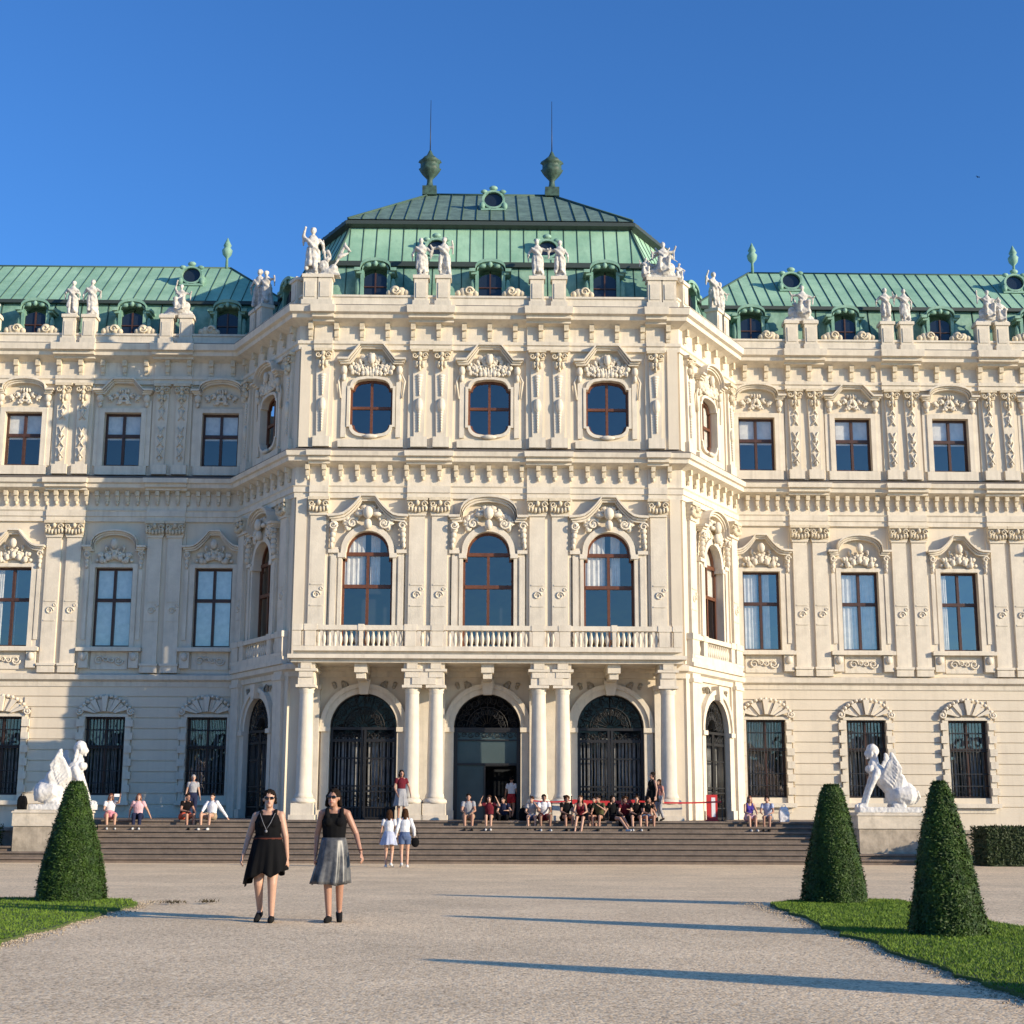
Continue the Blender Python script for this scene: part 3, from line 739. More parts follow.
def gate(seg, u, closed=True):
    loc, a = place(seg, u)
    G = unit('gsur', 'gateway', TRIM, gate_surround, PAL, loc, a)
    unit('gfan', 'fanlight_grille', IRON, iron_fan, G)
    if closed:
        unit('gleaf-1', 'gate_leaf', IRON, gate_leaf(-1), G); unit('gleaf1', 'gate_leaf', IRON, gate_leaf(1), G)
        unit('gback', 'pane', GLASSG, panes(GATE, .3), G)
        unit('gcur', 'curtain', CURTG, curtain_fn(2.4, ZT + .3, 4.1, 'strips'), G)
    else:
        m = MB()
        for x in (-1.29, 1.14): m.box(x, x + .15, .05, .3, ZT, 4.38)
        m.box(-1.14, 1.14, .1, .25, 3.05, 3.13); m.box(-.12, -.06, .12, .24, ZT, 3.05); m.box(-1.14, 1.14, .1, .25, 4.3, 4.38)
        m.build('door_frame', IRON, G)
        m = MB(); m.quad((-1.14, .18, 3.13), (1.14, .18, 3.13), (1.14, .18, 4.3), (-1.14, .18, 4.3)); m.quad((-1.14, .18, ZT), (-.12, .18, ZT), (-.12, .18, 3.05), (-1.14, .18, 3.05))
        m.build('glass_panel', GLASSD, G)
for c in FX: gate('front', c, c != 0)
gate('cl', 0); gate('cr', 0)

# portico: columns, entablature blocks, balcony slab, balustrade
YP = YF - 1.75
def column_fn(m):
    m.lathe([(.34, 1.78), (.36, 1.84), (.33, 1.92), (.3, 1.98), (.295, 3.2), (.255, 5.6), (.255, 5.62), (.29, 5.68), (.27, 5.74), (.33, 5.84)], 0, 0, 24)
def colbase_fn(m):
    m.box(-.48, .48, -.48, .48, ZT, ZT + .18); m.box(-.41, .41, -.41, .41, ZT + .18, ZT + .6); m.lathe([(.44, ZT + .6), (.46, ZT + .66), (.44, ZT + .72), (.36, ZT + .79)], 0, 0, 24)
def colcap_fn(m):
    m.box(-.37, .37, -.37, .37, 5.84, 5.94); m.box(-.3, .3, -.3, 1.3, 5.94, 6.44); m.box(-.4, .4, -.4, 1.3, 6.44, 6.54)
    m.box(-.26, .26, -.36, -.29, 6.22, 6.42); m.box(-.2, .2, -.42, -.35, 6.54, 6.76); m.box(-.32, .32, -.32, 1.3, 6.54, 6.78)
for x in FP:
    xx = x if abs(x) < 6 else math.copysign(6.78, x)
    c = unit('col', 'column', TRIM, column_fn, PAL, (xx, YP, 0)); unit('colb', 'column_base', TRIM, colbase_fn, c); unit('colc', 'column_capital', TRIM, colcap_fn, c)
m = MB()
for s in (-1, 1):
    m.box(*sorted((s * 1.93, s * 2.82)), YP - .34, YP + 1.4, 5.96, 6.5); m.box(*sorted((s * 1.93, s * 2.82)), YP - .26, YP + 1.4, 6.5, 6.76)
    for x in (2.375, 6.78): 
        w_ = .75 if x < 3 else .33
        m.box(s * x - w_, s * x + w_, YF - .3, YF + .01, ZT, 5.9); m.box(s * x - w_ - .05, s * x + w_ + .05, YF - .36, YF + .01, 5.9, 6.1)
for c in FX: m.box(c - .24, c + .24, YP - .2, YF, 6.42, 6.76); m.box(c - .17, c + .17, YP - .1, YF, 6.2, 6.42)
m.build('portico_piers', TRIM, PAL)
m = MB()
bp = [(-XR + .2, YW - .34), (-XC - .32, YF - .75), (-XC - .1, YF), (XC + .1, YF)]
m.box(-7.35, 7.35, YP - .45, YF, 6.76, 6.9); m.box(-7.46, 7.46, YP - .66, YF, 6.9, 7.05); m.box(-7.3, 7.3, YP - .24, YF, 7.05, 7.2)
m.build('balcony_slab', TRIM, PAL)
for s in (-1, 1):
    m = MB(); loc, a = place('cr' if s > 0 else 'cl', 0)
    x0, x1 = sorted((-s * 2.9, s * 2.62))
    m.box(x0, x1, -.26, .01, 6.76, 6.9); m.box(x0, x1, -.36, .01, 6.9, 7.06); m.box(x0, x1, -.3, .01, 7.06, 7.2)
    for q in (-2.3, 2.3): m.box(q - .4, q + .4, -.22, .01, ZT, 6.76); m.box(q - .45, q + .45, -.28, .01, 6.3, 6.45)
    m.build('balcony_slab', TRIM, PAL, loc, a)
bal_prof = [(.07, 7.38), (.05, 7.42), (.045, 7.46), (.085, 7.62), (.08, 7.7), (.04, 7.86), (.045, 7.92), (.07, 7.98)]
def balustrade(m, x0, x1, y, piers):
    m.box(x0, x1, y - .13, y + .13, 7.2, 7.38); m.box(x0, x1, y - .16, y + .16, 7.98, 8.16)
    for p, hw in piers: m.box(p - hw, p + hw, y - .145, y + .145, 7.38, 7.98); m.box(p - hw - .04, p + hw + .04, y - .18, y + .18, 7.96, 8.2)
    x = x0 + .12
    while x < x1 - .05:
        if not any(abs(x - p) < hw + .06 for p, hw in piers): m.lathe(bal_prof, x, y, 8)
        x += .205
m = MB(); balustrade(m, -7.3, 7.3, YP - .3, [(-7.15, .15), (-6.65, .2), (-2.9, .2), (-1.88, .2), (1.88, .2), (2.9, .2), (6.65, .2), (7.15, .15), (-4.76, .07), (4.76, .07)])
m.build('balustrade', TRIM, PAL)
for s_ in ('cl', 'cr'):
    m = MB(); x0, x1 = (-2.85, 2.6) if s_ == 'cr' else (-2.6, 2.85)
    balustrade(m, x0, x1, -.17, [(x0 + .35, .35), (x1 - .35, .35), (-1.5, .2), (1.5, .2)]); loc, a = place(s_, 0)
    m.build('balustrade', TRIM, PAL, loc, a)

# roofs
OCT = [(-XC, YF), (XC, YF), (XR, YW), (XR, 69.2), (XC, 74.5), (-XC, 74.5), (-XR, 69.2), (-XR, YW)]
def inset(poly_, d):
    n = len(poly_); out = []
    for i in range(n):
        p0, p, p1 = poly_[i - 1], poly_[i], poly_[(i + 1) % n]; ns = []
        for a, b in ((p0, p), (p, p1)):
            dx, dy = b[0] - a[0], b[1] - a[1]; L = math.hypot(dx, dy); ns.append((-dy / L, dx / L))
        nx, ny = ns[0][0] + ns[1][0], ns[0][1] + ns[1][1]; k = 2 / (nx * nx + ny * ny)
        out.append((p[0] + nx * d * k, p[1] + ny * d * k))
    return out
def ring_roof(name, base, levels, mat_, seam=.62, mats=None, seams=True):
    m = MB(); rings_ = [[(x, y, z) for x, y in inset(base, d)] for d, z in levels]
    n = len(base); m.rings(rings_, 0, False, False)
    if seams:
        for i in range(n):
            j = (i + 1) % n; L = math.dist(rings_[0][i][:2], rings_[0][j][:2]); k = max(2, int(L / seam))
            for t in range(1, k):
                f = t / k
                pts = []
                for r in rings_:
                    a, b = Vector(r[i]), Vector(r[j]); pts.append(a.lerp(b, f) if False else None)
                # seams run straight up the slope: same distance from the middle of the edge
                u = (f - .5) * L; pts = []
                for r in rings_:
                    a, b = Vector(r[i]), Vector(r[j]); Lr = (b - a).length; mid = (a + b) / 2; dr = (b - a).normalized()
                    if abs(u) < Lr / 2: pts.append(mid + dr * u)
                if len(pts) > 1: m.tube([p + Vector((0, 0, .015)) for p in pts], .024, 4, 1)
            a = [Vector(r[i]) for r in rings_]; m.tube(a, .06, 5, 1)
    return m.build(name, [mat_, SEAM], PAL)
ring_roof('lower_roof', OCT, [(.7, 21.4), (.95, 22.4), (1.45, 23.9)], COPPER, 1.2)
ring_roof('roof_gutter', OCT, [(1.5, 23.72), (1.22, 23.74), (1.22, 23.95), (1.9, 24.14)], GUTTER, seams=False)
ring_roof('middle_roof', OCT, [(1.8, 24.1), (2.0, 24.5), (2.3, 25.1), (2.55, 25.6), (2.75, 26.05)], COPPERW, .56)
ring_roof('roof_gutter', OCT, [(2.8, 26.0), (2.45, 26.12), (2.45, 26.28), (2.75, 26.42)], GUTTER, seams=False)
YR = 65.5; RX = 2.95; ZR = 30.35
m = MB(); e = [Vector((x, y, 26.4)) for x, y in inset(OCT, 2.6)]; r0, r1 = Vector((-RX, YR, ZR)), Vector((RX, YR, ZR))
tops = [r0, r1, r1, r1, r1, r0, r0, r0]
for i in range(8):
    j = (i + 1) % 8
    ta, tb = tops[i], tops[j]
    if i == 0: ta, tb = r0, r1
    if (ta - tb).length < .01: m.add([e[i], e[j], tb], [(0, 1, 2)])
    else: m.add([e[i], e[j], tb, ta], [(0, 1, 2, 3)])
    m.tube([e[i] + Vector((0, 0, .03)), ta + Vector((0, 0, .03))], .06, 5, 1)
    L = (e[j] - e[i]).length; k = max(2, int(L / .6)); mid = (e[i] + e[j]) / 2; dr = (e[j] - e[i]).normalized(); tm = (ta + tb) / 2; lt = (tb - ta).length / 2
    for t in range(1, k):
        u = (t / k - .5) * L; p = mid + dr * u
        # go up the slope until the hip
        tt = 1.0 if abs(u) < lt else max(0, (L / 2 - abs(u)) / (L / 2 - lt))
        q = mid.lerp(tm, tt) + dr * ((u)); m.tube([p + Vector((0, 0, .03)), q + Vector((0, 0, .03))], .026, 4, 1)
m.tube([r0, r1], .09, 6, 1)
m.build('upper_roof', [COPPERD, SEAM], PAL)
def wing_roof(s):
    Y0, Y1, Yr_, z0, z1, zr = YW + .7, YW + 1.3, 66.6, 21.4, 23.85, 26.95
    xi, xri, xo = 9.2, 12.55, XE - .7
    m = MB(); P = lambda x, y, z: Vector((s * x, y, z))
    m.add([P(xi, Y0, z0), P(xo, Y0, z0), P(xo - .3, Y1, z1), P(xi + .3, Y1, z1)], [(0, 1, 2, 3)])
    x = xi + .9
    while x < xo - .4: m.tube([P(x, Y0, z0), P(x, Y1, z1)], .035, 4, 1); x += 1.2
    m.build('wing_lower_roof', [COPPER, SEAM], PAL)
    m = MB(); m.box(*sorted((s * (xi + .1), s * (xo + .1))), Y1 - .22, Y1 + .1, z1 - .06, z1 + .1)
    m.build('roof_gutter', GUTTER, PAL)
    m = MB(); yb = 2 * Yr_ - Y1; zz = z1 + .1
    A, B, C_, D = P(xi, Y1, zz), P(xo, Y1, zz), P(xo, yb, zz), P(xi, yb, zz); E_, F_ = P(xri, Yr_, zr), P(xo - 3, Yr_, zr)
    m.add([A, B, F_, E_], [(0, 1, 2, 3)]); m.add([C_, D, E_, F_], [(0, 1, 2, 3)]); m.add([D, A, E_], [(0, 1, 2)]); m.add([B, C_, F_], [(0, 1, 2)])
    m.tube([A, E_], .06, 5, 1); m.tube([E_, F_], .06, 5, 1); m.tube([D, E_], .06, 5, 1)
    x = xi + .5
    while x < xo:
        t = min(1, (x - xi) / (xri - xi), (xo - x) / 3)
        p = P(x, Y1, zz); q = P(x, Y1 + (Yr_ - Y1) * t, zz + (zr - zz) * t); up_ = Vector((0, 0, .025)); m.tube([p + up_, q + up_], .02, 4, 1); x += .55
    m.build('wing_upper_roof', [COPPERW, SEAM], PAL)
wing_roof(-1); wing_roof(1)
# dormers
def dormer_fn(m):
    # cheeks and curved hood, front plane at y=-.0, local z from 0
    w_ = .62
    for s in (-1, 1):
        m.box(*sorted((s * .48, s * w_)), -.15, .95, 0, 1.35); m.ell((s * .72, -.02, .55), (.14, .12, .5), 0, 7, 6); scroll(m, s * .78, .2, .14, s, -.05, .05, 1.2)
    p = ped_path('curve', 1.75, 1.42, 1.85); m.band(p, .13, -.3, .95); m.band([(x * .9, z - .13) for x, z in p], .1, -.2, .9)
    m.ell((0, -.25, 1.6), (.1, .08, .13), 0, 7, 6)
    for s in (-1, 1): m.ell((s * .3, -.2, 1.55), (.16, .08, .1), 0, 7, 6)
def dormer_pane(m):
    pts = [(-.48, 0)] + [(-.48, .95)] + [(-.48 * math.cos(PI * i / 8), .95 + .3 * math.sin(PI * i / 8)) for i in range(1, 8)] + [(.48, .95), (.48, 0)]
    m.add([(x, -.02, z) for x, z in pts], [tuple(range(len(pts)))])
def dormer_bars(m):
    m.box(-.03, .03, -.08, -.03, 0, 1.25); m.box(-.48, .48, -.075, -.035, .62, .67)
DGL = mat('dormer_glass', (.015, .022, .035), .15)
def dormer(x, y, z, a=0):
    d = unit('dorm', 'dormer_window', COPPER, dormer_fn, PAL, (x, y, z), a); unit('dpane', 'pane', DGL, dormer_pane, d); unit('dbar', 'frame', WOODB, dormer_bars, d)
for c in FX: dormer(c, YF + .72, 21.95)
for s in (-1, 1):
    loc, a = place('cr' if s > 0 else 'cl', 0, -.75); dormer(loc[0], loc[1], 21.95, a)
    for c in WX: dormer(s * c, YW + .6, 21.9)
def oculus_fn(m):
    n = 18
    for i in range(n):
        a, b = 2 * PI * i / n, 2 * PI * (i + 1) / n
        m.prism([(.42 * math.cos(a), .36 * math.sin(a)), (.42 * math.cos(b), .36 * math.sin(b)), (.52 * math.cos(b), .45 * math.sin(b)), (.52 * math.cos(a), .45 * math.sin(a))], -.25, 1.3)
    m.ell((0, -.2, .55), (.2, .12, .12), 0, 8, 6)
    for s in (-1, 1): m.ell((s * .5, -.2, -.3), (.14, .12, .18), 0, 8, 6); m.ell((s * .42, -.2, .38), (.16, .1, .1), 0, 8, 6)
    m.box(-.56, .56, -.25, .6, -.52, -.42)
def oculus_pane(m): m.add([(.43 * math.cos(2 * PI * i / 18), -.1, .37 * math.sin(2 * PI * i / 18)) for i in range(18)], [tuple(range(18))])
def oculus(x, y, z):
    d = unit('oc', 'round_dormer', COPPER, oculus_fn, PAL, (x, y, z)); unit('ocp', 'pane', DGL, oculus_pane, d)
for x in (-2.3, 2.42): oculus(x, YF + 2.15, 24.85)
oculus(.12, 61.7, 28.4)
for x in (-14.0, 14.2, 24.8): oculus(x, 64.85, 25.85)
# finials
def urn_fn(m):
    m.box(-.34, .34, -.34, .34, -.1, .35); m.lathe([(.26, .35), (.17, .42), (.13, .6), (.12, .78), (.2, .88), (.32, 1.02), (.42, 1.18), (.5, 1.34), (.42, 1.40), (.42, 1.62), (.52, 1.68), (.46, 1.8), (.3, 1.92), (.2, 1.98), (.12, 2.12), (.05, 2.3)], 0, 0, 12, 0, lambda a, z: .1 * math.cos(6 * a))
def rod_fn(m): m.tube([(0, 0, 2.2), (0, 0, 3.2), (0, 0, 4.95)], .03, 5, 0, .012)
URN = mat('finial_copper', (.06, .115, .085), .6, col2=(.02, .04, .03), vscale=5)
for x in (-RX, RX):
    f = unit('urn', 'roof_finial', URN, urn_fn, PAL, (x, YR, ZR)); unit('rod', 'lightning_rod', IRON, rod_fn, f)
def wfin_fn(m): m.lathe([(.08, 0), (.06, .55), (.22, .75), (.26, .95), (.14, 1.1), (.2, 1.2), (.08, 1.45), (.02, 1.6)], 0, 0, 10)
for x in (-12.75, 12.75, 25.55): unit('wfin', 'roof_finial', COPPER, wfin_fn, PAL, (x, 66.6, 26.9))
m = MB(); m.tube([(0, 0, 0), (0, 0, 2.4)], .02, 5, 0, .01); m.build('lightning_rod', IRON, PAL, (-10.3, 62.8, 22.5))

# ------------------------------------------------------------ terrace and staircase
m = MB()
m.box(-13.6, 12.9, 52.6, 62, -.6, .995); m.box(-15.9, 15.2, 53.6, 62, -.6, .99); m.box(-34, 34, 54.2, 62, -.6, .6)
NS = 8; Y_TOP, Y_BOT = 52.6, 49.8; zb = -.38; rise = (1.0 - zb) / NS; tread = (Y_TOP - Y_BOT) / (NS - 1)
for k in range(NS - 1):
    z1 = zb + rise * (k + 1); y0 = Y_BOT + tread * k
    x0, x1 = (-17.5, 15.2) if k < 3 else (-13.6, 14.5 - .52 * (k - 3))
    if k < 3: x0 = -17.5
    m.box(x0, x1, y0, y0 + tread + (.02 if k < NS - 2 else 0), zb - .3, z1 - .05); m.box(x0, x1, y0 - .075, y0 + tread - .076, z1 - .055, z1)
m.box(-13.6, 12.9, Y_TOP - .076, Y_TOP + .35, 1.0 - .055, 1.003)
st = m.build('stone_steps', STEP); tag(st, 'broad flight of worn brown stone steps leading up to the palace terrace', 'steps')

# ------------------------------------------------------------ stone figures
def V(*a): return Vector(a)
def stone_figure(mb, h=1.62, lean=0, arms=((.25, -.1, .2), (.3, .15, -.1)), seat=False, robe=True, seed=0, wings=False, o=(0, 0, 0)):
    """draped standing or seated statue; arms are hand offsets from the shoulders"""
    r = random.Random(seed); k = h / 1.62; o = Vector(o)
    P = lambda x, y, z: o + Vector((x + lean * z, y, z)) * k
    hip = .52 if seat else .82
    # torso, neck, head, hair
    mb.cap(P(0, 0, hip), P(.02, -.02, hip + .30), .15 * k, .15 * k, fx=1.1, fy=.8); mb.cap(P(.02, -.02, hip + .3), P(0, 0, hip + .46), .17 * k, .14 * k, fx=1.2, fy=.8)
    mb.cap(P(0, 0, hip + .5), P(.01, -.02, hip + .62), .07 * k, .055 * k); hx = .03 * r.uniform(-1, 1)
    mb.ell(P(.01 + hx, -.03, hip + .72), (.085 * k, .1 * k, .12 * k), 0, 12, 9); mb.ell(P(.01 + hx, .02, hip + .77), (.105 * k, .11 * k, .1 * k), 0, 10, 8)
    if seat:
        for s in (-1, 1):
            kn = P(s * .18, -.42, hip + .02); mb.cap(P(s * .1, 0, hip - .02), kn, .13 * k, .1 * k); mb.cap(kn, P(s * .16, -.36, .05), .09 * k, .06 * k); mb.cap(P(s * .16, -.36, .05), P(s * .17, -.52, .03), .05 * k, .04 * k)
        if robe:
            mb.cap(P(0, -.15, .1), P(0, -.1, .5), .3 * k, .22 * k, fx=1.1); mb.box(*[v for p in ((o.x - .28 * k, o.x + .28 * k), (o.y - .15 * k, o.y + .3 * k), (o.z, o.z + .45 * k)) for v in p])
    else:
        for s in (-1, 1):
            b = -.1 if s > 0 else .02
            kn = P(s * .11, b, .45); mb.cap(P(s * .1, 0, .8), kn, .12 * k, .085 * k); mb.cap(kn, P(s * .13, .02, .07), .08 * k, .05 * k); mb.cap(P(s * .13, .02, .05), P(s * .15, -.14, .03), .05 * k, .04 * k)
        if robe:
            n = 20; ph = r.uniform(0, 6)
            for q in range(5):
                a = r.uniform(-2.6, -.5); mb.cap(P(.16 * math.cos(a), .12 * math.sin(a), .95), P(.24 * math.cos(a + .3), .2 * math.sin(a + .3), .1 + r.uniform(0, .3)), .045 * k, .07 * k)
            mb.cap(P(.05, .1, .95), P(.1, .14, .06), .16 * k, .22 * k)
    for s, a in zip((-1, 1), arms):
        sh = P(s * .2, 0, hip + .42); hand = sh + Vector((s * a[0], a[1], a[2])) * k; el = (sh + hand) / 2 + Vector((s * .09, .04, -.07)) * k
        mb.cap(sh, el, .065 * k, .05 * k); mb.cap(el, hand, .05 * k, .035 * k); mb.ell(hand, (.045 * k, .045 * k, .05 * k), 0, 8, 6)
        mb.cap(el, el + Vector((0, .03, -.3)) * k, .05 * k, .03 * k)
    # sash over the shoulder
    pts = [P(-.2, -.08, hip + .42), P(0, -.17, hip + .2), P(.2, -.08, hip + .02), P(.22, .05, hip - .3)]
    for a, b in zip(pts[:-1], pts[1:]): mb.cap(a, b, .055 * k, .06 * k)
    if wings:
        for s in (-1, 1):
            for q in range(4): mb.cap(P(s * .12, .1, hip + .4), P(s * (.3 + .1 * q), .22, hip + .7 - .2 * q), .05 * k, .03 * k)
def trophy(mb, o, seed, w=.7, h=1.0):
    r = random.Random(seed); o = Vector(o)
    mb.ell(o + V(0, 0, .15), (w * .45, .28, .22), 0, 12, 8); mb.ell(o + V(w * .2, -.1, .32), (.2, .16, .18), 0, 10, 8); mb.ell(o + V(-w * .2, -.05, .3), (.18, .18, .14), 0, 10, 8)
    for q in range(4):
        a = R(r.uniform(50, 130)); b = o + V(r.uniform(-.15, .15), 0, .2); L = h * r.uniform(.6, 1)
        e = b + V(L * math.cos(a), r.uniform(-.1, .15), L * math.sin(a)); mb.cap(b, e, .05, .04)
        if q % 2 == 0: mb.cap(e, e + V(.18 * math.cos(a) + .12, 0, -.22), .08, .05); mb.cap(b.lerp(e, .6), e + V(.1, 0, -.3), .1, .04)
    sh = o + V(r.choice((-1, 1)) * w * .25, -.16, .42); mb.ell(sh, (.2, .06, .26), 0, 12, 8); mb.ell(sh + V(0, -.05, 0), (.07, .05, .09), 0, 8, 6)
PT = 22.82
def statue(label, X, Y, h=1.62, lean=0, arms=None, seed=1, seat=False, rz=0, wings=False, group='stone statues along the roof parapet'):
    mb = MB(); mb.lathe([(.24, .0), (.26, .08)], 0, 0, 12)
    stone_figure(mb, h, lean, arms or ((.2, -.1, -.3), (.25, -.15, .05)), seat, True, seed, wings)
    o = remesh(mb, 'statue', STATUE, None, .028, 2, .05, .13, (X, Y, PT), rz)
    tag(o, label, 'statue', group)
yf, yw = YF + .1, YW + .1
statue('draped stone figure, left one of the parapet pair left of the pavilion\'s middle', -2.83, yf, 1.66, -.02, ((.12, -.1, -.35), (.2, -.2, -.2)), 3)
statue('stone figure with bent elbow, right one of the pair left of the pavilion\'s middle', -1.92, yf, 1.7, .0, ((.32, -.1, .05), (.12, -.12, .22)), 5)
statue('stone figure with hand out, left one of the pair right of the pavilion\'s middle', 1.92, yf, 1.66, .0, ((.12, -.1, -.3), (.34, -.12, -.02)), 8)
statue('draped stone figure, right one of the parapet pair right of the pavilion\'s middle', 2.83, yf, 1.62, .02, ((.3, -.12, .0), (.12, -.1, -.32)), 9)
statue('tall stone figure raising both hands at the left corner of the pavilion parapet', -7.35, yf, 2.05, .01, ((.04, -.05, .42), (.1, -.1, -.15)), 12)
def trophies(label, X, Y, seed, w=.8, h=1.0, figs=(), rz=0, name='stone_trophy', cat='sculpture'):
    mb = MB(); mb.box(-w * .5, w * .5, -.25, .25, 0, .08); trophy(mb, (0, 0, 0), seed, w, h)
    for f in figs: stone_figure(mb, **f)
    tag(remesh(mb, name, STATUE, None, .03, 2, .05, .14, (X, Y, PT), rz), label, cat, 'stone groups along the roof parapet')
trophies('stone banners and shields beside the tall statue at the left corner of the pavilion parapet', -6.62, yf + .05, 21, .9, 1.5)
trophies('winged stone figure seated between two small ones at the pavilion\'s right parapet corner', 7.05, yf, 30, 1.5, .8,
         (dict(h=1.65, seat=True, seed=4, wings=True, o=(.1, .05, .25), arms=((.3, -.1, .05), (.3, -.1, .2))), dict(h=.95, seat=True, seed=5, o=(-.65, -.1, .1)), dict(h=.9, seat=True, seed=6, o=(.75, .1, 0))), name='statue_group', cat='statue group')
def chamf(s, u): l, a = place('cr' if s > 0 else 'cl', s * u, -.12); return l[0], l[1]
x, y = chamf(1, 1.35); statue('stone figure on the slanting side right of the pavilion, nearer the pavilion corner', x, y, 1.72, 0, ((.1, -.1, .4), (.12, -.1, -.3)), 15, rz=.5)
x, y = chamf(1, 2.15); statue('stone figure on the slanting side right of the pavilion, nearer the right wing', x, y, 1.5, .0, ((.15, -.1, -.3), (.25, -.1, -.1)), 16, rz=.5)
x, y = chamf(-1, 2.15); statue('hooded stone figure in shade on the slanting side left of the pavilion', x, y, 1.9, .0, ((.12, -.1, -.3), (.15, -.1, -.25)), 17, rz=-.4)
statue('stone figure in shade nearer the pavilion corner on its left slanting side', *chamf(-1, 1.35), 1.6, .0, ((.15, -.1, -.3), (.25, -.1, .1)), 18, rz=-.4)
statue('draped stone figure with folded arms, left one of the pair on the left wing', -18.63, yw, 1.6, .0, ((.05, -.15, -.2), (.05, -.15, -.2)), 22)
statue('stone figure with bent left knee, right one of the pair on the left wing', -17.77, yw, 1.66, -.01, ((.14, -.1, -.33), (.2, -.1, -.12)), 23)
statue('stone figure with turned head, left one of the pair on the right wing', 17.77, yw, 1.62, .0, ((.2, -.1, -.25), (.3, -.1, .05)), 24)
statue('stone figure raising an arm, right one of the pair on the right wing', 18.63, yw, 1.58, .0, ((.34, -.1, .22), (.12, -.1, -.3)), 25)
trophies('stone trophies with an arm stretched up, on the left wing beside the round dormer', -13.9, yw, 41, 1.5, .8, (dict(h=1.5, seat=True, seed=7, o=(.1, 0, .25), arms=((.0, -.05, .62), (.3, -.1, .05))),), name='statue_group', cat='statue group')
trophies('stone figure leaning over fallen trophies, nearest the pavilion on the right wing', 13.9, yw, 42, 1.5, .9, (dict(h=1.7, seat=True, seed=8, o=(.15, 0, .3), arms=((.35, -.1, .1), (.3, -.1, -.1))),), name='statue_group', cat='statue group')
trophies('stone figure crouched among banners at the left edge of the left wing parapet', -22.5, yw, 43, 1.5, .9, (dict(h=1.5, seat=True, seed=9, o=(0, 0, .2), arms=((.3, -.1, .3), (.3, -.1, .05))),), name='statue_group', cat='statue group')
trophies('two stone figures seated among trophies at the far right of the right wing parapet', 22.5, yw, 44, 1.5, .9, (dict(h=1.6, seat=True, seed=10, o=(-.1, 0, .25), arms=((.3, -.1, .35), (.3, -.1, .05))), dict(h=1.3, seat=True, seed=11, o=(.45, 0, .1))), name='statue_group', cat='statue group')

# ------------------------------------------------------------ sphinxes on their pedestals
def sphinx(mb, head=0):
    """seated winged sphinx facing +x, about 2.1 m tall"""
    c = lambda *a, **k: mb.cap(*a, lat=(0, 1, 0), **k)
    mb.box(-1.02, 1.1, -.38, .38, 0, .16)
    c(V(-.62, 0, .55), V(-.05, 0, .82), .36, .30); c(V(-.05, 0, .82), V(.38, 0, 1.22), .30, .27); c(V(.38, 0, 1.22), V(.48, 0, 1.45), .27, .17)
    c(V(.46, 0, 1.4), V(.5, 0, 1.66), .12, .10)
    h = V(.56, 0, 1.82); mb.ell(h, (.165, .15, .2), 0, 16, 12); mb.ell(h + V(.11, 0, -.06), (.09, .09, .12), 0, 12, 9)
    c(h + V(.15, 0, .03), h + V(.2, 0, -.06), .02, .035)                                   # nose
    mb.ell(h + V(.16, 0, -.12), (.035, .05, .02), 0, 8, 6); mb.ell(h + V(.13, 0, -.19), (.05, .05, .035), 0, 8, 6)  # lips, chin
    for s in (-1, 1): mb.ell(h + V(.13, s * .06, .03), (.03, .035, .02), 0, 8, 6); mb.ell(h + V(.0, s * .155, -.02), (.035, .025, .05), 0, 8, 6)
    mb.ell(h + V(-.06, 0, .08), (.2, .19, .17), 0, 14, 10); mb.ell(h + V(-.2, 0, .02), (.1, .1, .12), 0, 10, 8)
    for s in (-1, 1):
        c(h + V(-.14, s * .1, -.05), V(.34, s * .16, 1.38), .06, .04)
        mb.ell((.62, s * .13, 1.3), (.12, .12, .12), 0, 12, 9)                              # bust
        c(V(.42, s * .2, 1.2), V(.66, s * .22, .72), .13, .085); c(V(.66, s * .22, .72), V(.86, s * .22, .24), .085, .07)
        c(V(.84, s * .22, .22), V(1.02, s * .22, .21), .075, .065)
        for q in (-.05, 0, .05): mb.ell((1.06, s * .22 + q, .2), (.06, .03, .045), 0, 8, 6)
        c(V(-.6, s * .24, .5), V(-.3, s * .3, .55), .3, .22); c(V(-.28, s * .3, .5), V(-.42, s * .3, .25), .2, .1); c(V(-.42, s * .3, .23), V(-.08, s * .31, .21), .085, .07)
        # wing: rows of feathers sweeping down and back from an upright leading edge
        for q in range(9):
            t = q / 8; st_ = V(.20 - .26 * t - .06 * math.sin(PI * t), s * (.27 + .10 * t), 1.0 + .74 * t)
            L = .40 + .16 * t; en = st_ + V(-.34 - .10 * (1 - t), s * .04, -L)
            if t > .8: en = st_ + V(-.30, s * .03, -.42)
            mb.cap(st_, en, .075, .045, lat=(0, 1, 0), fx=.7, n=10)
            mb.cap(st_.lerp(en, .1), st_.lerp(en, .55) + V(0, s * .04, 0), .05, .03, lat=(0, 1, 0), n=8)
        mb.cap(V(.2, s * .24, 1.05), V(.0, s * .34, 1.5), .12, .09, lat=(0, 1, 0), fx=.6)
    # saddle cloth and tail
    c(V(-.25, 0, .85), V(-.3, 0, .5), .4, .42, fx=.9)
    t = [V(-.9, 0, .3), V(-1.0, .2, .45), V(-.9, .34, .62), V(-.75, .36, .55)]
    for a, b in zip(t[:-1], t[1:]): mb.cap(a, b, .05, .045)
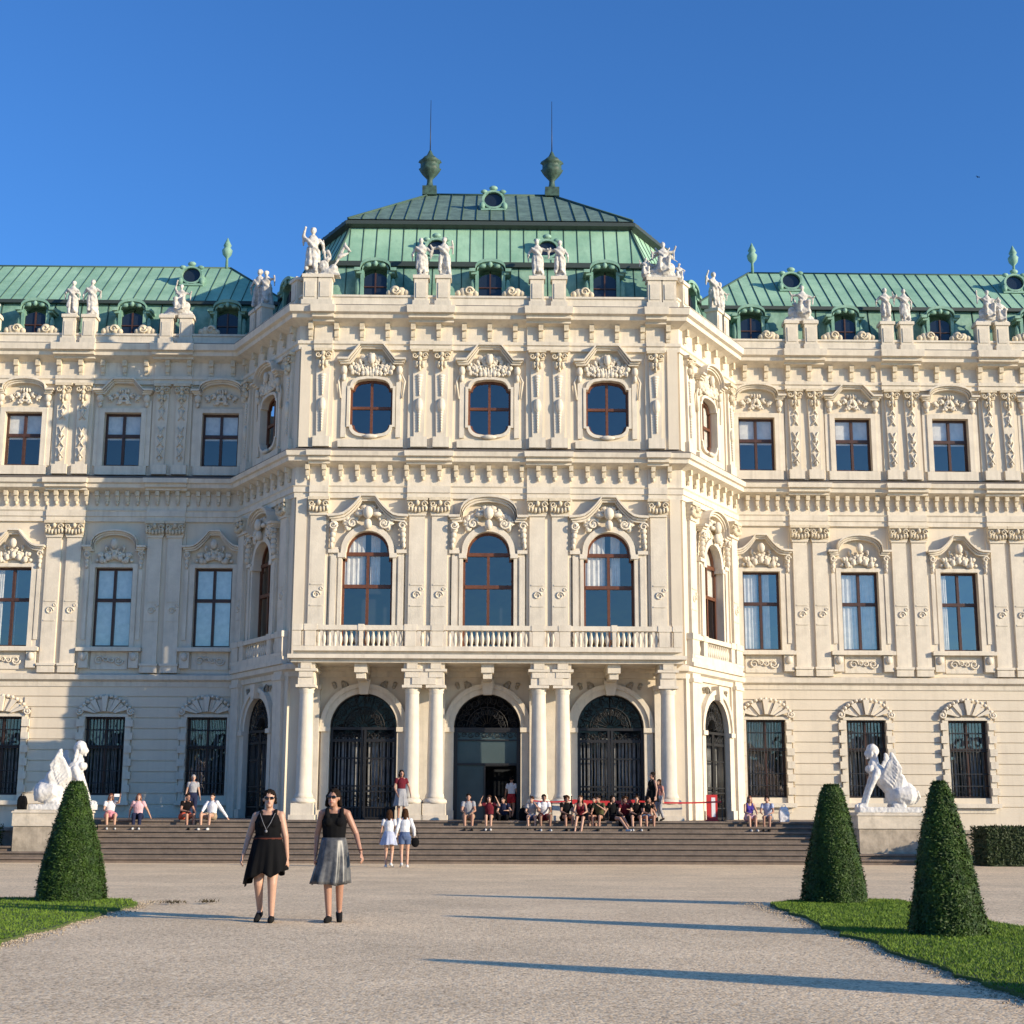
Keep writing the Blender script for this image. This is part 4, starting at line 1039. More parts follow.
for s, px, lab, plab in ((1, -14.9, 'white stone winged sphinx facing right in front of the shaded left wing', 'cream stone pedestal under the left sphinx, partly behind the clipped cone'),
                         (-1, 13.85, 'white stone winged sphinx facing left in front of the sunlit right wing', 'cream stone pedestal under the right sphinx at the end of the steps')):
    mb = MB(); sphinx(mb)
    o = remesh(mb, 'sphinx_statue', MARBLE, None, .02, 3, .03, .09, (px + (.28 if s > 0 else .14), 51.2, 1.34), 0 if s > 0 else PI)
    o.scale = (1.02, 1.0, 1.14)
    tag(o, lab, 'sphinx', 'winged sphinxes flanking the steps')
    P_ = empty('statue_pedestal', (px, 51.2, -.4), 0, plab, 'pedestal')
    m = MB(); m.box(-1.16, 1.16, -.75, .9, 1.2, 1.64); m.taper(-1.2, 1.2, -.79, .94, 1.64, 1.7, .02); m.box(-1.12, 1.12, -.7, .85, 1.7, 1.742); m.build('upper_block', PEDS, P_)
    m = MB(); m.box(-1.12, 1.12, -.7, 2.4, 0, 1.196); m.build('lower_block', PEDL, P_)
# low plinth walls beside the pedestals, dark basement openings
for s, x0, x1, lab in ((-1, -30, -16.3, 'low dark stone plinth wall at the left end of the steps'), (1, 15.3, 30, 'low dark stone plinth wall at the right end of the steps')):
    m = MB(); m.box(x0, x1, 51.6, 52.0, -.5, .62); m.box(x0, x1, 51.5, 52.05, .62, .74); o = m.build('plinth_wall', PEDL); tag(o, lab, 'wall')

# ------------------------------------------------------------ planting
def leaf_shell(mb, pts, nrm, size, rnd, n_each=1):
    for p, nn in zip(pts, nrm):
        t = nn.orthogonal().normalized(); b = nn.cross(t)
        a = rnd.uniform(0, 2 * PI); t, b = t * math.cos(a) + b * math.sin(a), b * math.cos(a) - t * math.sin(a)
        up_ = (t + nn * rnd.uniform(-.2, 1.1)).normalized(); s = size * rnd.uniform(.6, 1.4)
        q = p + nn * rnd.uniform(-.5, .5) * size
        mb.add([q - b * s * .28, q + b * s * .28, q + up_ * s], [(0, 1, 2)])
def cone(label, X, Y, h, rb, rtop, seed, dense=52000, bulge=1.0):
    rnd = random.Random(seed)
    T = empty('topiary_cone', (X, Y, 0), 0, label, 'clipped shrub', 'clipped yew cones on the lawn strips')
    ph = [rnd.uniform(0, 6) for _ in range(6)]
    def rad(z, a):
        t = z / h; r = rb + (rtop - rb) * t ** .97 + .03 * math.sin(PI * min(1, t * 1.15)) * (t < .87); r *= math.sqrt(max(.1, 1 - max(0, (t - .9) / .1) ** 2 * .7)); r *= 1 + .035 * math.sin(3 * a + ph[0] + 2 * t) + .03 * math.sin(7 * a + ph[1] + 5 * t) + .025 * math.sin(9 * t + ph[2] + 2 * a)
        return r - (.05 if t < .02 else 0)
    m = MB(); m.tube([(0, 0, -.05), (0, 0, .5)], .07, 8); m.build('trunk', mat('bark', (.08, .06, .04), .9) if 'bark' not in bpy.data.materials else bpy.data.materials['bark'], T)
    m = MB(); n = 28
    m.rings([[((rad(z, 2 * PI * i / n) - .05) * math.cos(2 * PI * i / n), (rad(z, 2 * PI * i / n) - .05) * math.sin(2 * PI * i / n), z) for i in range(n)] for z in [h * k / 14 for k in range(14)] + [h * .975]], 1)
    pts, nr = [], []
    for _ in range(dense):
        z = h * (1 - math.sqrt(rnd.random() * (1 - (rtop / rb) ** 2) + (rtop / rb) ** 2) if False else rnd.random())
        if rnd.random() > rad(z, 0) / rb + .1: continue
        a = rnd.uniform(0, 2 * PI); r = rad(z, a) * (1 - abs(rnd.gauss(0, .035)))
        if rnd.random() < .035: r += rnd.uniform(.01, .05)
        pts.append(V(r * math.cos(a), r * math.sin(a), z)); nr.append(V(math.cos(a), math.sin(a), .25 + rnd.uniform(-.3, .4)).normalized())
    for _ in range(700):
        a = rnd.uniform(0, 2 * PI); r = rtop * .8 * math.sqrt(rnd.random()); pts.append(V(r * math.cos(a), r * math.sin(a), h * .985 + .02 * rnd.random())); nr.append(V(rnd.uniform(-.5, .5), rnd.uniform(-.5, .5), 1).normalized())
    leaf_shell(m, pts, nr, .034, rnd)
    m.build('crown', [YEW, YEWC], T)
cone('dark green clipped cone on the left lawn in front of the sphinx pedestal', -6.64, 24.0, 1.88, .56, .13, 1)
cone('dark green clipped cone at the far tip of the right lawn, the smaller one', 5.62, 24.0, 1.88, .52, .15, 2)
cone('nearer and larger clipped cone on the right lawn, lit on its right side', 5.55, 18.0, 1.83, .455, .10, 3)
cone('clipped cone nearest the camera on the right lawn, throwing the nearest long shadow', 5.62, 12.0, 1.86, .50, .12, 4, 20000)
# lawns
def lawn(name, poly_, seed, label):
    m = MB(); n = len(poly_)
    m.add([(x, y, .035) for x, y in poly_] + [(x, y, -.02) for x, y in poly_], [tuple(range(n))] + [(i, n + i, n + (i + 1) % n, (i + 1) % n) for i in range(n)], 0)
    o = m.build(name, [SOILG]); o['kind'] = 'structure'
    rnd = random.Random(seed); m = MB()
    xs_ = [p[0] for p in poly_]; ys_ = [p[1] for p in poly_]
    def inside(x, y):
        c = False; j = n - 1
        for i in range(n):
            if (poly_[i][1] > y) != (poly_[j][1] > y) and x < (poly_[j][0] - poly_[i][0]) * (y - poly_[i][1]) / (poly_[j][1] - poly_[i][1]) + poly_[i][0]: c = not c
            j = i
        return c
    k = 0; N = 75000
    while k < N:
        y = rnd.uniform(10.5, max(ys_)) if rnd.random() < .9 else rnd.uniform(min(ys_), max(ys_)); x = rnd.uniform(min(xs_), max(xs_))
        x += rnd.gauss(0, .03); k += 1
        if not inside(x, y): continue
        a = rnd.uniform(0, 2 * PI); hh = rnd.uniform(.015, .04); w_ = .007
        dx, dy = math.cos(a) * w_, math.sin(a) * w_; bx, by = rnd.gauss(0, .02), rnd.gauss(0, .02)
        m.add([(x - dx, y - dy, .03), (x + dx, y + dy, .03), (x + bx, y + by, .03 + hh)], [(0, 1, 2)])
    g_ = m.build('grass', GRASS); g_['kind'] = 'stuff'; g_['label'] = label
SOILG = mat('turf', (.06, .10, .012), .95, col2=(.06, .07, .025), vscale=5, bump=.4, bscale=30)
def wob(pts, seed, amp=.05):
    rnd = random.Random(seed); out = []
    for (xa, ya), (xb, yb) in zip(pts, pts[1:] + pts[:1]):
        L = math.hypot(xb - xa, yb - ya); k = max(1, int(L / .35))
        for i in range(k): t = i / k; out.append((xa + (xb - xa) * t + rnd.gauss(0, amp * .5), ya + (yb - ya) * t + rnd.gauss(0, amp * .5)))
    return out
lawn('lawn', wob([(4.3, 4), (4.33, 12), (4.38, 18), (4.42, 22), (4.55, 23.6), (4.9, 24.35), (5.6, 24.7), (6.8, 24.6), (6.85, 18), (6.85, 4)], 1, .10), 5, 'short green grass on the right lawn strip')
lawn('lawn', wob([(-5.35, 4), (-5.36, 12), (-5.38, 18), (-5.4, 22), (-5.45, 23.4), (-5.75, 24.2), (-6.6, 24.6), (-9.6, 24.6), (-9.6, 18), (-9.6, 4)], 2, .10), 6, 'short green grass on the left lawn strip')
# bare earth and loose stones at the lawn edges
m = MB(); rnd = random.Random(9)
for _ in range(4500):
    e = rnd.choice((0, 1)); y = rnd.uniform(9, 24.3); x = (4.33 if e == 0 else -5.38) + rnd.gauss(0, .10) + (-.04 if e == 0 else .04)
    r_ = rnd.uniform(.004, .014); m.ell((x, y, .008), (r_, r_, r_ * .6), 0, 5, 3)
o = m.build('edge_gravel', mat('pale_pebbles', (.55, .45, .32), .9, col2=(.12, .09, .06), vscale=6)); o['kind'] = 'stuff'
def weeds(label, X, Y, seed, w_=.5):
    rnd = random.Random(seed); m = MB()
    for _ in range(90):
        x = rnd.gauss(0, w_ * .4); y = rnd.gauss(0, .12); a = rnd.uniform(0, 6.3); s = rnd.uniform(.02, .06)
        m.add([(x, y, .0), (x + .02 * math.cos(a), y + .02 * math.sin(a), 0), (x + s * math.cos(a + 1), y + s * math.sin(a + 1), s)], [(0, 1, 2)])
    tag(m.build('weed_patch', mat('dry_weed', (.10, .075, .035), .9, var=.4, vscale=20) if 'dry_weed' not in bpy.data.materials else bpy.data.materials['dry_weed'], None, (X, Y, 0)), label, 'weeds')
weeds('brown dry weeds just off the tip of the left lawn', -5.0, 23.9, 1, .28)
weeds('small brown weed tuft on the gravel right of the left lawn tip', -4.45, 24.1, 2, .14)
def hedge(label, x0, x1, y0, y1, z0, z1, seed, n):
    rnd = random.Random(seed); H_ = empty('box_hedge', ((x0 + x1) / 2, (y0 + y1) / 2, z0), 0, label, 'hedge')
    hx, hy, hz = (x1 - x0) / 2, (y1 - y0) / 2, z1 - z0
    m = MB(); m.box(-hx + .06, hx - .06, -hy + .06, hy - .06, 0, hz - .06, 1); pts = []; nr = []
    for _ in range(n):
        q = rnd.random()
        if q < .62: pts.append(V(rnd.uniform(-hx, hx), -hy + abs(rnd.gauss(0, .04)), rnd.uniform(0, hz))); nr.append(V(rnd.uniform(-.4, .4), -1, rnd.uniform(-.2, .5)).normalized())
        elif q < .88: pts.append(V(rnd.uniform(-hx, hx), rnd.uniform(-hy, hy), hz - abs(rnd.gauss(0, .03)))); nr.append(V(rnd.uniform(-.4, .4), rnd.uniform(-.4, .4), 1).normalized())
        else: s = rnd.choice((-1, 1)); pts.append(V(s * hx, rnd.uniform(-hy, hy), rnd.uniform(0, hz))); nr.append(V(s, rnd.uniform(-.4, .4), .2).normalized())
    leaf_shell(m, pts, nr, .09, rnd); m.build('crown', [HEDGE, YEWC], H_)
    m = MB()
    for i in range(8): x = -hx + hx * 2 * (i + .5) / 8; m.tube([(x, 0, -.1), (x, 0, .3)], .04, 6)
    m.build('stem', bpy.data.materials['bark'], H_)
hedge('trimmed dark green box hedge in front of the right wing, at the right edge', 16.4, 26, 48.4, 50.0, -.4, .88, 3, 22000)
hedge('dark trimmed box hedge in front of the left wing, at the left edge', -26, -16.6, 49.6, 51.2, -.4, .82, 4, 14000)
# trees behind the photographer (seen only as reflections)
m = MB(); rnd = random.Random(77)
for i in range(110):
    x = -90 + i * 1.7; hh = rnd.uniform(8, 12); m.ell((x, -95 + rnd.uniform(-4, 4), hh * .5), (rnd.uniform(3, 5), 3, hh * .55), 0, 9, 7)
o = m.build('distant_trees', HEDGE); o['kind'] = 'stuff'

# ------------------------------------------------------------ people
def cloth(name, c, **k):
    return bpy.data.materials.get(name) or mat(name, c, .9, **k)
HAIRD = mat('dark_hair', (.018, .012, .009), .9, spec=.1, var=.5, vscale=40); HAIRB = mat('brown_hair', (.06, .028, .014), .9, spec=.1, var=.5, vscale=40); HAIRR = mat('red_hair', (.16, .05, .02), .55, var=.4, vscale=40); HAIRG = mat('grey_hair', (.35, .32, .30), .6, var=.3, vscale=40)
LIP = mat('lips', (.4, .12, .1), .5); EYEM = mat('eye', (.02, .015, .012), .2); LENS = mat('dark_lens', (.008, .008, .01), .12)
def mirror(v): return Vector((-v.x, v.y, v.z))
def stand(h, armL=None, armR=None, stride=0.0, hunch=0):
    k = h / 1.68; J = dict(k=k, pelvis=V(0, 0, .93), waist=V(0, 0, 1.07), chest=V(0, -hunch * .3, 1.27), neck=V(0, .01 - hunch * .5, 1.42), head=V(0, -.015 - hunch, 1.56))
    for s, n in ((-1, 'L'), (1, 'R')):
        f = stride * s
        J['sh' + n] = V(s * .16, .01 - hunch * .4, 1.35); J['hip' + n] = V(s * .085, 0, .9)
        J['kn' + n] = V(s * .09, -.05 - f * .5 - (.04 if f < 0 else 0), .48 + abs(f) * .02); J['an' + n] = V(s * .085, .02 - f, .085 + (.06 if f < 0 else 0))
        J['toe' + n] = V(s * .1, -.15 - f, .035 + (-.005 if f < 0 else 0))
        a = (armL if s < 0 else armR) or (V(.07, .02, -.27), V(.11, -.04, -.5))
        J['el' + n] = J['sh' + n] + V(s * a[0].x, a[0].y, a[0].z); J['wr' + n] = J['sh' + n] + V(s * a[1].x, a[1].y, a[1].z)
    return J
def sit(h, lean=.18, knees=(.14, .14), armL=None, armR=None, legR=None, legL=None, feet=-.34):
    k = h / 1.68; J = dict(k=k, pelvis=V(0, 0, .12), waist=V(0, -lean * .25, .28), chest=V(0, -lean * .7, .47), neck=V(0, -lean, .63), head=V(0, -lean * 1.15 - .02, .77))
    for s, n, kk in ((-1, 'L', knees[0]), (1, 'R', knees[1])):
        J['sh' + n] = V(s * .165, -lean * .9, .58); J['hip' + n] = V(s * .09, 0, .11)
        J['kn' + n] = V(s * kk, -.42, .17); J['an' + n] = V(s * kk * .9, -.44, feet + .09); J['toe' + n] = V(s * kk * 1.0, -.6, feet + .04)
        a = (armL if s < 0 else armR) or (V(.06, -.12, -.25), V(-.02, -.33, -.3))
        J['el' + n] = J['sh' + n] + V(s * a[0].x, a[0].y, a[0].z); J['wr' + n] = J['sh' + n] + V(s * a[1].x, a[1].y, a[1].z)
    for n, leg in (('L', legL), ('R', legR)):
        if leg: J['kn' + n], J['an' + n] = leg; J['toe' + n] = leg[1] + V(0, -.14, -.04)
    return J
def fingers(mb, w_, d, s, r=.0095):
    """five bent fingers on a palm at the wrist, pointing along d"""
    d = d.normalized(); side = V(0, 1, 0) - d * d.y; side.normalize(); nrm = d.cross(side)
    if nrm.x * s > 0: nrm = -nrm                                       # palm faces the thigh
    pc = w_ + d * .055; mb.cap(w_, w_ + d * .09, .026, .036, lat=side, fx=1.0, fy=.5)
    for i, (off, L) in enumerate(((-.03, .062), (-.010, .074), (.012, .068), (.032, .052))):
        a = w_ + d * .09 + side * off; b = a + d * L * .55 + nrm * .012; c = b + d * L * .35 + nrm * .026
        mb.cap(a - d * .02, b, r, r * .95, n=8); mb.cap(b, c, r * .95, r * .8, n=8)
    a = w_ + d * .03 - side * .03; b = a + d * .035 - side * .022 + nrm * .01; mb.cap(a, b, r * 1.2, r * 1.1, n=8); mb.cap(b, b + d * .032 + nrm * .012, r * 1.1, r * .9, n=8)
def body_mesh(J, build=1.0, fine=False):
    mb = MB(); b = build
    c = mb.cap
    lat = J['shR'] - J['shL']
    c(J['pelvis'], J['waist'], .135 * b, .115 * b, lat=lat, fx=1.15, fy=.85); c(J['waist'], J['chest'], .115 * b, .13 * b, lat=lat, fx=1.15, fy=.85); c(J['chest'], J['neck'] - V(0, 0, .05), .13 * b, .075, lat=lat, fx=1.2, fy=.8)
    c(J['neck'] - V(0, 0, .05), J['head'] - V(0, -.01, .05), .052, .048)
    h = J['head']; hr = J.get('turn', 0); fr = V(math.sin(hr), -math.cos(hr), 0); sd = V(math.cos(hr), math.sin(hr), 0)
    mb.ell(h + V(0, .012, .02), (.075, .088, .1), 0, 16, 12); mb.ell(h + fr * .03 - V(0, 0, .055), (.055, .055, .06), 0, 14, 10)
    mb.cap(h + fr * .078 + V(0, 0, .012), h + fr * .098 - V(0, 0, .022), .009, .014, n=8); mb.ell(h + fr * .078 - V(0, 0, .048), (.024, .016, .010), 0, 8, 6); mb.ell(h + fr * .07 - V(0, 0, .09), (.022, .02, .018), 0, 8, 6)
    for s, n in ((-1, 'L'), (1, 'R')):
        mb.ell(h + sd * s * .078 + V(0, .01, -.005), (.013, .02, .03), 0, 8, 6)
        mb.ell(J['sh' + n], (.052 * b, .05 * b, .052 * b), 0, 12, 9); c(J['neck'] - V(0, 0, .01), J['sh' + n] + V(0, 0, .005), .045, .045)
        c(J['sh' + n], J['el' + n], .05 * b, .038 * b); c(J['el' + n], J['wr' + n], .037 * b, .024)
        d = J['wr' + n] - J['el' + n]
        fingers(mb, J['wr' + n], d, s) if fine else (c(J['wr' + n], J['wr' + n] + d.normalized() * .08, .026, .034, lat=(0, 1, 0), fy=.55), [c(J['wr' + n] + d.normalized() * .07 + V(0, q, 0), J['wr' + n] + d.normalized() * .16 + V(-.01 * s, q * 1.2, 0), .0135, .011, n=7) for q in (-.036, -.012, .012, .036)], c(J['wr' + n] + V(0, -.02, 0), J['wr' + n] + d.normalized() * .06 + V(0, -.06, 0), .014, .012, n=7))
        c(J['hip' + n], J['kn' + n], .088 * b, .057 * b); c(J['kn' + n], J['an' + n], .056 * b, .036)
        m_ = J['kn' + n].lerp(J['an' + n], .32); dd = (J['an' + n] - J['kn' + n]).normalized(); mb.cap(m_ + V(0, .018, 0) - dd * .05, m_ + V(0, .015, 0) + dd * .08, .048 * b, .036 * b)
        c(J['an' + n] - V(0, -.015, .03), J['toe' + n], .036, .028)
    return mb
def person(label, X, Y, Z, rz, J, top, bottom, hair, hairlen, skin=SKIN, build=1.0, style='tee', low='shorts', shoes=None, fine=False, glasses=False, vox=None, group=None, extra=None, heads=True):
    k = J['k']; T = empty('person', (X, Y, Z), rz, label, 'person', group)
    T.scale = (k, k, k)
    vx = vox or (.0075 if fine else .0125)
    remesh(body_mesh(J, build, fine), 'body', skin, T, vx, 3)
    lat = J['shR'] - J['shL']; b = build; e = .013
    # top
    mb = MB(); c = mb.cap
    if top:
        c(J['waist'] - V(0, 0, .08), J['waist'], .118 * b + e, .115 * b + e, lat=lat, fx=1.16, fy=.88, flat=True); c(J['waist'], J['chest'], .115 * b + e, .133 * b + e, lat=lat, fx=1.16, fy=.88, flat=style == 'tank')
        if style == 'tank':
            ck = J['chest']; nz = J['neck']
            c(ck - V(0, 0, .02), ck + V(0, 0, .085), .133 * b + e, .105 * b + e, lat=lat, fx=1.14, fy=.9, flat=True)
            for s in (-1, 1):
                p = J['sh' + ('L' if s < 0 else 'R')]; q = V(p.x * .58, p.y, p.z + .028)
                c(V(s * .09, ck.y - .095, ck.z + .05), q + V(0, -.045, .02), .032, .028); c(q + V(0, -.045, .02), q + V(0, .03, .03), .028, .026); c(q + V(0, .03, .03), V(s * .085, ck.y + .09, ck.z + .05), .026, .03); mb.ell((s * .07, ck.y - .095, ck.z - .02), (.068, .05, .06), 0, 10, 8)
            if style == 'tank' and low == 'dress': pass
        else:
            c(J['chest'], J['neck'] - V(0, 0, .045), .133 * b + e, .075 + e, lat=lat, fx=1.22, fy=.82)
            for n in 'LR':
                L_ = 1.0 if style == 'long' else .5
                el = J['el' + n]; sh = J['sh' + n]; mb.ell(sh, (.058 * b + e, .055 * b + e, .058 * b + e), 0, 12, 9)
                c(sh, sh.lerp(el, L_), .053 * b + e, .045 * b + e, flat=L_ < 1)
                if style == 'long': c(el, el.lerp(J['wr' + n], .9), .042 * b + e, .03 + e)
        remesh(mb, 'top', top, T, vx, 2, 0 if fine else .012, .05)
    # lower garment
    mb = MB(); c = mb.cap
    if low in ('shorts', 'trousers'):
        c(J['pelvis'] - V(0, 0, .03), J['waist'] - V(0, 0, .05), .14 * b + e, .118 * b + e, lat=lat, fx=1.15, fy=.87)
        for n in 'LR':
            f = .55 if low == 'shorts' else 1
            c(J['hip' + n], J['hip' + n].lerp(J['kn' + n], f), .094 * b + e, (.09 if f < 1 else .062) * b + e, flat=f < 1)
            if low == 'trousers': c(J['kn' + n], J['kn' + n].lerp(J['an' + n], .92), .06 * b + e, .045 + e, flat=False)
        remesh(mb, low, bottom, T, vx, 2, .012, .05)
    elif low in ('skirt', 'dress', 'midi'):
        p = J['pelvis']; zt = J['waist'].z - (.02 if low != 'dress' else -.02)
        if p.z > .5:
            zb = {'skirt': .66, 'dress': .62, 'midi': .47}[low]; n = 64; m = MB(); rs = []
            fl = {'skirt': .22, 'dress': .225, 'midi': .20}[low]
            wind = J.get('wind', 0)
            for i in range(15):
                t = i / 14; z = zt + (zb - zt) * t; ring = []
                base = (.125 * b + e) + (fl - .125 * b) * t ** .8
                for q in range(n):
                    a = 2 * PI * q / n; fo = (.055 * math.sin(9 * a + 1.3) + .05 * math.sin(14 * a + .4) + .03 * math.sin(5 * a)) * t * (1.0 if low != 'skirt' else .6)
                    r_ = base * (1 + fo * 1.6) + .0 
                    hem = (.035 * math.sin(3 * a + 2) + .02 * math.sin(7 * a)) * (t ** 4) * (1 if low == 'dress' else .3)
                    hem += (-.14 * max(0, -math.cos(a)) * t ** 4 if low == 'dress' else 0)
                    ring.append((r_ * math.cos(a) * 1.08 + wind * t * t, r_ * .98 * math.sin(a) - .01, z + hem))
                rs.append(ring)
            m.rings(rs, 0, False); o = m.build('skirt' if low != 'dress' else 'dress_skirt', bottom, T)
            sm = o.modifiers.new('t', 'SOLIDIFY'); sm.thickness = .008
        else:
            c(p - V(0, 0, .02), J['waist'], .145 * b + e, .118 * b + e, lat=lat, fx=1.15)
            for n_ in 'LR': c(J['hip' + n_], J['hip' + n_].lerp(J['kn' + n_], .8), .1 * b + e, .085 * b + e, flat=True)
            c(J['hipL'].lerp(J['hipR'], .5), J['knL'].lerp(J['knR'], .5).lerp(p, .3), .12, .1)
            remesh(mb, 'skirt', bottom, T, vx, 2, .012, .05)
    # hair
    h = J['head']; hr = J.get('turn', 0); fr = V(math.sin(hr), -math.cos(hr), 0)
    mb = MB(); mb.ell(h - fr * .025 + V(0, .0, .045), (.086, .094, .088), 0, 14, 10)
    if hairlen == 'long': mb.cap(h - fr * .055 + V(0, 0, .02), h - fr * .08 - V(0, 0, .26), .075, .05, lat=(1, 0, 0), fy=.5); [mb.cap(h - fr * .01 + V(s * .068, 0, .03), h - fr * .03 + V(s * .085, 0, -.15), .028, .03) for s in (-1, 1)]
    elif hairlen == 'bun': mb.ell(h - fr * .1 + V(0, 0, .06), (.05, .05, .05), 0, 10, 8); [mb.cap(h + V(s * .07, 0, .04), h + V(s * .078, .02, -.05), .022, .02) for s in (-1, 1)]
    elif hairlen == 'curly': [mb.ell(h + V(.08 * math.cos(a), .03 + .08 * math.sin(a), .05 + .03 * math.sin(3 * a)), (.045, .045, .05), 0, 8, 6) for a in [i * .7 for i in range(9)]]; mb.ell(h + V(0, .03, -.02), (.1, .07, .09), 0, 10, 8)
    elif hairlen == 'bob': [mb.cap(h - fr * .01 + V(s * .068, 0, .03), h - fr * .02 + V(s * .085, 0, -.085), .03, .03) for s in (-1, 1)]; mb.cap(h - fr * .05 + V(0, 0, .02), h - fr * .06 - V(0, 0, .09), .075, .06)
    remesh(mb, 'hair', hair, T, .008 if fine else .01, 2, .022, .025)
    if fine or True:
        sd = V(math.cos(hr), math.sin(hr), 0)
        if glasses:
            m = MB()
            for s in (-1, 1): m.ell(h + fr * .083 + sd * s * .033 + V(0, 0, .012), (.029, .012, .021), 0, 12, 8); m.tube([h + fr * .075 + sd * s * .058 + V(0, 0, .018), h + sd * s * .083 + V(0, 0, .012)], .004, 5)
            m.tube([h + fr * .093 - sd * .01 + V(0, 0, .016), h + fr * .093 + sd * .01 + V(0, 0, .016)], .004, 5); m.build('sunglasses', LENS, T)
        else:
            for s in (-1, 1): m = MB(); m.ell(h + fr * .08 + sd * s * .03 + V(0, 0, .014), (.011, .009, .007), 0, 8, 6); m.build('eye', EYEM, T)
        m = MB(); m.ell(h + fr * .089 - V(0, 0, .049), (.02, .008, .007), 0, 8, 6); m.build('mouth', LIP, T)
    if shoes:
        for n in 'LR':
            m = MB(); a, t = J['an' + n], J['toe' + n]; m.cap(a - V(0, -.03, .038), t + V(0, -.01, -.0), .043, .035, lat=(1, 0, 0)); m.cap(a - V(0, -.03, .05), t + V(0, 0, -.008), .045, .037)
            remesh(m, 'shoe', shoes, T, .009, 2)
    return T
C = lambda n, c: cloth(n, c, var=.25, vscale=9, spec=.15)
BLK = C('black_cloth', (.005, .005, .006)); BLK2 = C('black_cotton', (.007, .005, .006)); WHT = C('white_cloth', (.72, .72, .74)); GRYS = cloth('grey_satin', (.12, .12, .12), col2=(.02, .02, .022), vscale=7); GRYS.node_tree.nodes['Principled BSDF'].inputs['Roughness'].default_value = .42
PINK = C('pink_cloth', (.62, .25, .30)); BLUE = C('denim', (.09, .13, .24)); REDC = C('red_cloth', (.42, .03, .035)); DRED = C('dark_red_cloth', (.13, .015, .025)); GRYT = C('grey_cloth', (.34, .34, .36)); VIO = C('violet_cloth', (.07, .05, .28)); ORG = C('orange_red_cloth', (.5, .09, .05)); PALEP = C('pale_pink', (.68, .42, .45)); NAVY = C('navy_cloth', (.02, .025, .06)); LGB = C('light_blue_cloth', (.42, .46, .60)); TAN = C('tan_cloth', (.4, .3, .2))
SHOE = C('black_shoe', (.012, .012, .012)); WSHOE = C('white_shoe', (.6, .6, .6))
# the two walking women
J = stand(1.73, (V(.09, .03, -.26), V(.14, -.08, -.5)), (V(.07, .0, -.27), V(.10, .02, -.54)), .07); J['wind'] = -.02; J['turn'] = .12; J['shL'] += V(0, 0, -.012); J['head'] += V(.006, 0, 0)
T = person('woman all in black walking on the gravel, left of the one in grey', -2.95, 20.1, 0, .0, J, BLK, BLK, HAIRD, 'bun', SKINP, 1.1, 'tank', 'dress', SHOE, True, True)
k_ = MB(); k_.tube([V(.158 * math.cos(a) * 1.1, -.01 + .155 * math.sin(a), 1.055) for a in [2 * PI * i / 24 for i in range(25)]], .016, 6); k_.build('belt', C('brown_leather', (.10, .03, .02)), T)
k_ = MB(); k_.tube([V(-.10, -.10, 1.38), V(-.04, -.165, 1.25), V(.0, -.17, 1.17)], .0035, 5); k_.tube([V(.10, -.10, 1.38), V(.05, -.165, 1.25), V(.0, -.17, 1.17)], .0035, 5); k_.ell((0, -.172, 1.15), (.018, .01, .02), 0, 8, 6); k_.build('camera_strap', C('grey_strap', (.22, .22, .24)), T)
J = stand(1.76, (V(.06, .05, -.27), V(.07, -.0, -.52)), (V(.12, .02, -.25), V(.19, -.10, -.48)), -.06, .01); J['wind'] = -.04; J['head'] += V(-.02, -.01, -.01); J['turn'] = -.25; J['knL'] += V(.03, 0, 0); J['anL'] += V(.045, 0, 0); J['toeL'] += V(.04, 0, 0)
T = person('woman in a black tank top and shiny grey skirt walking on the gravel', -2.06, 20.12, 0, .05, J, BLK, GRYS, HAIRD, 'bob', SKIN, .98, 'tank', 'midi', SHOE, True, True)
k_ = MB(); k_.tube([J['wrR'] + V(.03 * math.cos(a), .03 * math.sin(a), .03) for a in [2 * PI * i / 12 for i in range(13)]], .006, 5); k_.build('bracelet', C('brown_leather', (.10, .03, .02)), T)
# two women from behind at the foot of the steps
person('woman seen from behind in a white blouse and pale blue skirt before the steps', -2.98, 45.5, -.33, PI - .1, stand(1.72, stride=.05), WHT, LGB, HAIRB, 'long', SKINP, .95, 'tee', 'skirt', WSHOE, vox=.014)
T = person('woman seen from behind in a white shirt and denim shorts before the steps', -2.5, 45.5, -.33, PI + .1, stand(1.76, (V(.1, .0, -.25), V(.12, -.05, -.45)), stride=-.06), WHT, BLUE, HAIRB, 'long', SKINP, .92, 'long', 'shorts', WSHOE, vox=.014)
m = MB(); m.ell((0, 0, 0), (.13, .07, .15), 0, 12, 9); m.tube([(-.1, 0, .1), (-.05, 0, .35), (.05, 0, .35), (.1, 0, .1)], .012, 6)
tag(remesh(m, 'handbag', BLK, None, .012, 2, 0, .1, (-2.18, 45.55, .42)), 'black handbag hanging at the hip of the woman in denim shorts', 'bag')
person('person in a dark red top and grey skirt standing by the left paired columns', -3.08, 53.2, 1.0, .3, stand(1.78, (V(.08, -.02, -.25), V(.02, -.12, -.45)), (V(.12, .0, -.24), V(.14, -.1, -.46))), DRED, GRYT, HAIRD, 'bob', SKIN, .95, 'tee', 'midi', WSHOE, vox=.014)
